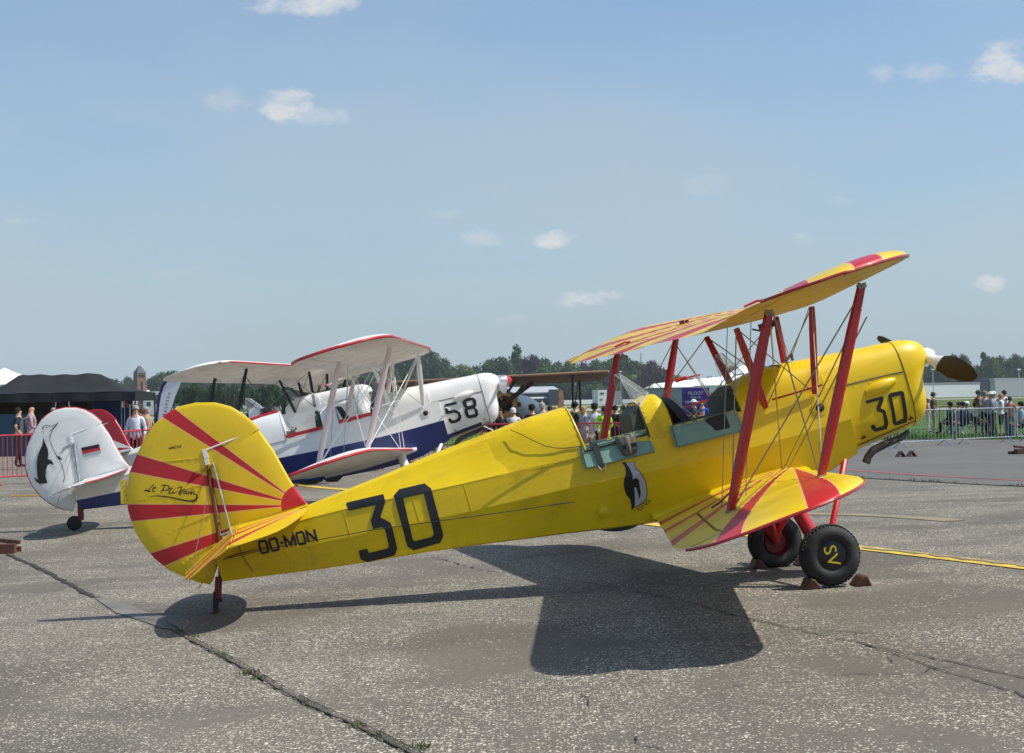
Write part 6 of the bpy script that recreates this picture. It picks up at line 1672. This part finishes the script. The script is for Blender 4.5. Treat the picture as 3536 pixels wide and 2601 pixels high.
wn = [(2064+i*4, 2066+i*4, 1356, 1362) for i in range(4)]+[(2064+i*5, 2067+i*5, 1378, 1383) for i in range(2)]
wn = [(a+0.0,b+0.8,c,d) for a,b,c,d in wn]
bld('control_building', 2057,2088,1347,560,9,'render_white','small white two storey airfield building with rows of windows','building',windows=wn,rot=10)
bld('container', 2104,2143,1350,540,8,'clad_grey','light grey container building seen through the windscreen','container')
# left
bld('white_house', 494,548,1352,560,14,'render_white','white flat roofed house left of the feather flag','house',windows=[(506,514,1365,1375),(506,520,1388,1404),(537,548,1364,1396)])
bld('glazed_annex', 472,494,1356,565,10,'dark_box','dark glazed annex beside the white house','building',roof='flat',rh=1.0,roofm='render_white')
# brick tower with a hipped cap
Y = 560.0; a = at(453,1300,Y); b = at(500,1300,Y); w = b.x-a.x; H = at(476,1288,Y).z; tw = thing('brick_tower', ((a.x+b.x)/2, Y+w/2, 0), 'brown brick tower with a pyramid roof above the trees at left', 'tower'); tw.rotation_euler = (0,0,R_(38)); w *= .72
m = MB(); m.add([(sx*w/2*k,sy*w/2*k,z) for z, k in ((0,1.08),(H*.8,1.0),(H,.93)) for sx, sy in ((-1,-1),(1,-1),(1,1),(-1,1))], [(0,1,5,4),(1,2,6,5),(2,3,7,6),(3,0,4,7),(4,5,9,8),(5,6,10,9),(6,7,11,10),(7,4,8,11),(8,9,10,11)]); m.build('wall', 'brick_brown', tw, smooth=False)
Hp = at(476,1262,Y).z
m = MB(); k = w/2*1.0; m.add([(-k,-k,H),(k,-k,H),(k,k,H),(-k,k,H),(-k*.15,-k*.15,Hp),(k*.15,-k*.15,Hp),(k*.15,k*.15,Hp),(-k*.15,k*.15,Hp)], [(0,1,5,4),(1,2,6,5),(2,3,7,6),(3,0,4,7),(4,5,6,7)]); m.build('roof', 'slate', tw, smooth=False)
for (x_, y_, sx_, sy_) in ((0,-.5,1,.1),(.5,0,.1,1)):
    for k_ in (-.25,0,.25):
        m = MB(); m.box(((x_*w*.97 if x_ else k_*w*.9), (y_*w*.97 if y_ else k_*w*.9), H*.93), (.5 if y_ else .3,.5 if x_ else .3,1.0)); m.build('window', 'window_dark', tw, smooth=False)
    m = MB(); m.box((x_*w*1.0, y_*w*1.0, H*.62), (.45,.45,5.0)); m.build('window', 'window_dark', tw, smooth=False)
# blocks of flats glimpsed under the white wing
bld('apartment_block', 872,905,1330,640,12,'brick_brown','brown apartment block glimpsed behind the struts of the white biplanes','building',windows=[(877,883,1342,1350),(888,894,1342,1350),(877,883,1362,1370),(888,894,1362,1370)],winm='render_white')
bld('apartment_block', 940,966,1320,650,12,'clad_grey','grey apartment block glimpsed behind the cabane of the white biplane','building',windows=[(944,950,1330,1340),(955,961,1330,1340),(944,950,1352,1362),(955,961,1352,1362)])
for i, (u, vt, Y) in enumerate(((3221,1276,420),(3518,1276,430),(1453,1291,470),(2143,1283,470))):
    a = at(u, vt, Y); t = thing('lamp_mast', (a.x, Y, 0), ['thin lamp mast below the propeller hub','thin lamp mast at the right picture edge','lamp mast above the white cowling','lamp mast beside the far red strut'][i], 'lamp mast', 'airfield lamp masts')
    m = MB(); m.tube([(0,0,0),(0,0,a.z)], [.16,.07], 6); m.build('pole', 'galv', t); m = MB(); m.box((0,-.2,a.z), (.9,.5,.35)); m.build('lamp_head', 'white_plain', t)

# ============================================================ TREES
def leaf_mat(name, c):
    m = bpy.data.materials.new(name); m.use_nodes = True; t = m.node_tree; b = t.nodes['Principled BSDF']
    g = t.nodes.new('ShaderNodeNewGeometry'); oi = t.nodes.new('ShaderNodeObjectInfo')
    v = math_(t, 'ADD', math_(t, 'MULTIPLY', g.outputs['Random Per Island'], .8), math_(t, 'MULTIPLY', oi.outputs['Random'], .25))
    L(t, ramp(t, v, [(0,tuple(x*.55 for x in c)),(.5,c),(1,tuple(min(1,x*1.7) for x in c))]), b.inputs['Base Color'])
    b.inputs['Roughness'].default_value = .75; b.inputs['Specular IOR Level'].default_value = .2; MT[name] = m
leaf_mat('leaf_green', (.044,.086,.018)); leaf_mat('leaf_dark', (.026,.058,.016)); leaf_mat('leaf_light', (.085,.130,.028)); leaf_mat('leaf_copper', (.028,.014,.022)); mk('bark', (.06,.045,.035), .9)
def tree_mesh(seed, kind):
    rnd = random.Random(seed); m = MB(); H = 1.0
    lobes = []
    if kind == 'round':
        for k in range(13):
            a = rnd.uniform(0, 2*pi); r = rnd.uniform(.05, .30); z = rnd.uniform(.34, .80); s_ = rnd.uniform(.13, .23)*(1.15-.5*abs(z-.5)); lobes.append((Vector((r*cos(a), r*sin(a), z)), s_))
        lobes.append((Vector((0,0,.70)), .27)); lobes.append((Vector((rnd.uniform(-.1,.1),0,.84)), .15))
    elif kind == 'cone':
        for k in range(16):
            z = .18+.78*k/16; r = .16*(1-((z-.3)/.75)**2 if z > .3 else .9); a = rnd.uniform(0, 2*pi); lobes.append((Vector((r*.5*cos(a), r*.5*sin(a), z)), r*.75+.03))
    else:
        for k in range(14):
            a = rnd.uniform(0, 2*pi); r = rnd.uniform(.1, .38); z = rnd.uniform(.12, .52); lobes.append((Vector((r*cos(a), r*sin(a), z)), rnd.uniform(.13,.22)))
    n = {'round': 3400, 'cone': 2400, 'bush': 2400}[kind]; tot = sum(s_*s_ for _, s_ in lobes)
    for c, s_ in lobes:
        for _ in range(int(n*s_*s_/tot)):
            d = Vector((rnd.gauss(0,1), rnd.gauss(0,1), rnd.gauss(0,1))).normalized(); rr = s_*(rnd.uniform(.72,1.08)); p = c + Vector((d.x*rr, d.y*rr, d.z*rr*.85))
            q_ = rnd.uniform(.014,.030); nn = (d + Vector((rnd.uniform(-.9,.9), rnd.uniform(-.9,.9), rnd.uniform(-.4,.9)))).normalized(); a = nn.orthogonal().normalized(); b = nn.cross(a); th = rnd.uniform(0, pi); a2 = a*cos(th)+b*sin(th); b2 = nn.cross(a2)
            m.add([p+a2*q_, p+b2*q_*.8, p-a2*q_, p-b2*q_*.8], [(0,1,2,3)])
        # leafy core so that the crown is not see-through
        for _ in range(26):
            d = Vector((rnd.gauss(0,1), rnd.gauss(0,1), rnd.gauss(0,1))).normalized(); p = c+d*s_*.5; nn = d; a = nn.orthogonal().normalized(); b = nn.cross(a); q_ = s_*.38
            m.add([p+a*q_, p+b*q_, p-a*q_, p-b*q_], [(0,1,2,3)])
    t = MB(); t.tube([(0,0,0),(.01,0,.2),(0,.01,.45),(0,0,.75)], [.028,.022,.016,.006], 8)
    for k in range(6):
        a = 2*pi*k/6+.3; t.tube([(0,0,.22+.05*k),(.09*cos(a),.09*sin(a),.36+.05*k),(.20*cos(a),.20*sin(a),.47+.05*k)], [.011,.008,.003], 5)
    return m, t
VAR = {}
for kind in ('round','cone','bush'):
    for sd in range(3 if kind == 'round' else 2):
        a, b = tree_mesh(sd*7+hash(kind) % 1 + {'round':1,'cone':2,'bush':3}[kind], kind)
        ca = a.build('crown', 'leaf_green', None, smooth=False); tb_ = b.build('trunk', 'bark', None); VAR.setdefault(kind, []).append((ca.data, tb_.data)); bpy.data.objects.remove(ca); bpy.data.objects.remove(tb_)
MDUP = {}
def tree(u, vtop, Y, wid, kind, leaf, label, group, cat='tree', sd=None):
    p = at(u, vtop, Y); H = p.z*1.02; cd, td = VAR[kind][(sd if sd is not None else int(u*7)) % len(VAR[kind])]
    key = (cd.name, leaf)
    if key not in MDUP:
        c2_ = cd.copy(); c2_.materials.clear(); c2_.materials.append(MT[leaf]); MDUP[key] = c2_
    t = thing('tree', (p.x, Y, -.03), label, cat, group, random.uniform(0, 6.28)); W_ = wid/FPX*Y
    base = {'round': .92, 'cone': .42, 'bush': 1.0}[kind]; hs = {'round': .98, 'cone': .98, 'bush': .70}[kind]
    for nm, dt in (('crown', MDUP[key]), ('trunk', td)):
        o = bpy.data.objects.new(nm, dt); COL.objects.link(o); o.parent = t; o.scale = (W_/base, W_/base, H/hs)
    return t
rnd = random.Random(21)
TL = [ # u, v top, width px, kind, leaf
 (395,1308,70,'round','leaf_dark'),(440,1300,60,'round','leaf_green'),(415,1320,60,'round','leaf_light'),(520,1300,70,'round','leaf_green'),(560,1285,90,'round','leaf_dark'),(600,1278,90,'round','leaf_green'),(655,1290,90,'round','leaf_dark'),
 (715,1300,90,'round','leaf_dark'),(775,1305,90,'round','leaf_dark'),(835,1300,90,'round','leaf_green'),(890,1302,90,'round','leaf_dark'),(950,1300,90,'round','leaf_dark'),(1010,1290,90,'round','leaf_green'),(1075,1285,90,'round','leaf_dark'),(1140,1290,90,'round','leaf_dark'),(1205,1285,90,'round','leaf_green'),(1270,1275,90,'round','leaf_dark'),(1330,1262,80,'round','leaf_green'),
 (1375,1240,70,'round','leaf_dark'),(1420,1222,85,'round','leaf_dark'),(1470,1208,100,'round','leaf_dark'),(1525,1235,80,'round','leaf_dark'),(1590,1257,85,'round','leaf_light'),(1640,1262,70,'round','leaf_dark'),(1690,1236,90,'round','leaf_green'),(1725,1230,90,'round','leaf_green'),
 (1782,1191,54,'cone','leaf_dark'),(1836,1223,66,'round','leaf_copper'),(1880,1235,80,'round','leaf_green'),(1928,1248,70,'round','leaf_copper'),(1970,1240,80,'round','leaf_green'),(2015,1250,70,'round','leaf_copper'),(2060,1240,80,'round','leaf_green'),(2110,1232,90,'round','leaf_green'),
 (2150,1222,80,'round','leaf_dark'),(2190,1245,80,'round','leaf_green'),(2225,1275,90,'round','leaf_light'),(2252,1245,90,'round','leaf_copper'),(2285,1275,80,'round','leaf_green'),(2340,1294,80,'round','leaf_light'),(2395,1305,70,'round','leaf_green'),(2450,1300,70,'round','leaf_dark'),(2500,1290,70,'round','leaf_green'),(2530,1262,80,'round','leaf_dark'),(2580,1270,80,'round','leaf_green'),(2650,1262,90,'round','leaf_dark'),
 (2720,1262,90,'round','leaf_green'),(2790,1262,90,'round','leaf_dark'),(2860,1262,90,'round','leaf_green'),(2930,1262,90,'round','leaf_dark'),(3000,1262,90,'round','leaf_green'),(3070,1262,80,'round','leaf_dark'),
 (3130,1270,70,'round','leaf_green'),(3180,1262,70,'round','leaf_dark'),(3215,1255,60,'round','leaf_green'),(3262,1232,60,'round','leaf_dark'),(3290,1222,60,'round','leaf_light'),(3325,1222,60,'round','leaf_dark'),(3370,1262,60,'round','leaf_dark'),(3398,1216,44,'cone','leaf_dark'),(3425,1232,60,'round','leaf_green'),(3460,1228,70,'round','leaf_green'),(3505,1222,70,'round','leaf_dark'),(3545,1228,70,'round','leaf_green')]
LBL = {'leaf_green':'mid green broadleaf tree in the belt across the airfield','leaf_dark':'dark green broadleaf tree in the belt across the airfield','leaf_light':'pale green broadleaf tree in the belt across the airfield','leaf_copper':'dark purple copper beech in the belt across the airfield'}
for i, (u, v, w, kind, leaf) in enumerate(TL):
    zone = next(z for lim, z in ((470,'left of the brick tower'),(640,'between the brick tower and the feather flag'),(1100,'behind the wings of the white biplanes'),(1360,'behind the near wing of number 58'),(1560,'above the white cowling of number 58'),(1750,'left of the tall pointed tree'),(1905,'just right of the tall pointed tree'),(2050,'over the brown biplane wing'),(2230,'by the rearmost far red strut'),(2440,'between the two far red struts'),(2560,'beside the white peaked tent'),(3110,'hidden behind the yellow cowling'),(3240,'below the propeller hub'),(3380,'above the propeller blade tip'),(9999,'at the right picture edge')) if u < lim)
    lb = LBL[leaf].replace('in the belt across the airfield', zone+' across the airfield') if kind == 'round' else ('tall pointed dark tree standing above the belt in the middle' if u < 2000 else 'pointed dark tree above the grey hangar at right')
    tree(u, v, 720+rnd.uniform(0,60), w*(1.5 if kind=='round' else 1.25), kind, leaf, lb, 'trees across the airfield')
# shrubs filling the foot of the belt
for i in range(46):
    u = 380+i*71+rnd.uniform(-20,20); tree(u, 1320-(u-1768)*.0, 712+rnd.uniform(0,30), 105, 'bush', rnd.choice(['leaf_dark','leaf_green','leaf_dark']), 'dark bushy undergrowth at the foot of the tree belt', 'undergrowth of the tree belt', 'bush')
# the dense hedge-like trees close behind the white biplanes' cockpits
for i, u in enumerate(range(590, 1120, 44)):
    tree(u, 1322+rnd.uniform(-10,10), 300, 70, 'bush' if i % 2 else 'round', 'leaf_dark', 'dark dense tree in the nearer row behind the white biplanes', 'nearer tree row behind the white biplanes')

# ============================================================ HAZE
hz = bpy.data.materials.new('haze'); hz.use_nodes = True; t = hz.node_tree; t.nodes.clear()
pv = t.nodes.new('ShaderNodeVolumePrincipled'); pv.inputs['Color'].default_value = (.80,.88,.98,1); pv.inputs['Density'].default_value = .00016; pv.inputs['Anisotropy'].default_value = .2
o_ = t.nodes.new('ShaderNodeOutputMaterial'); L(t, pv.outputs[0], o_.inputs['Volume'])
m = MB(); m.box((0,0,0),(1,1,1)); MT['haze'] = hz; o = m.build('haze', 'haze', None, smooth=False); o.scale = (5200*2, 7000, 40); o.location = (0, 2500, 18.5); tag(o, kind='stuff')
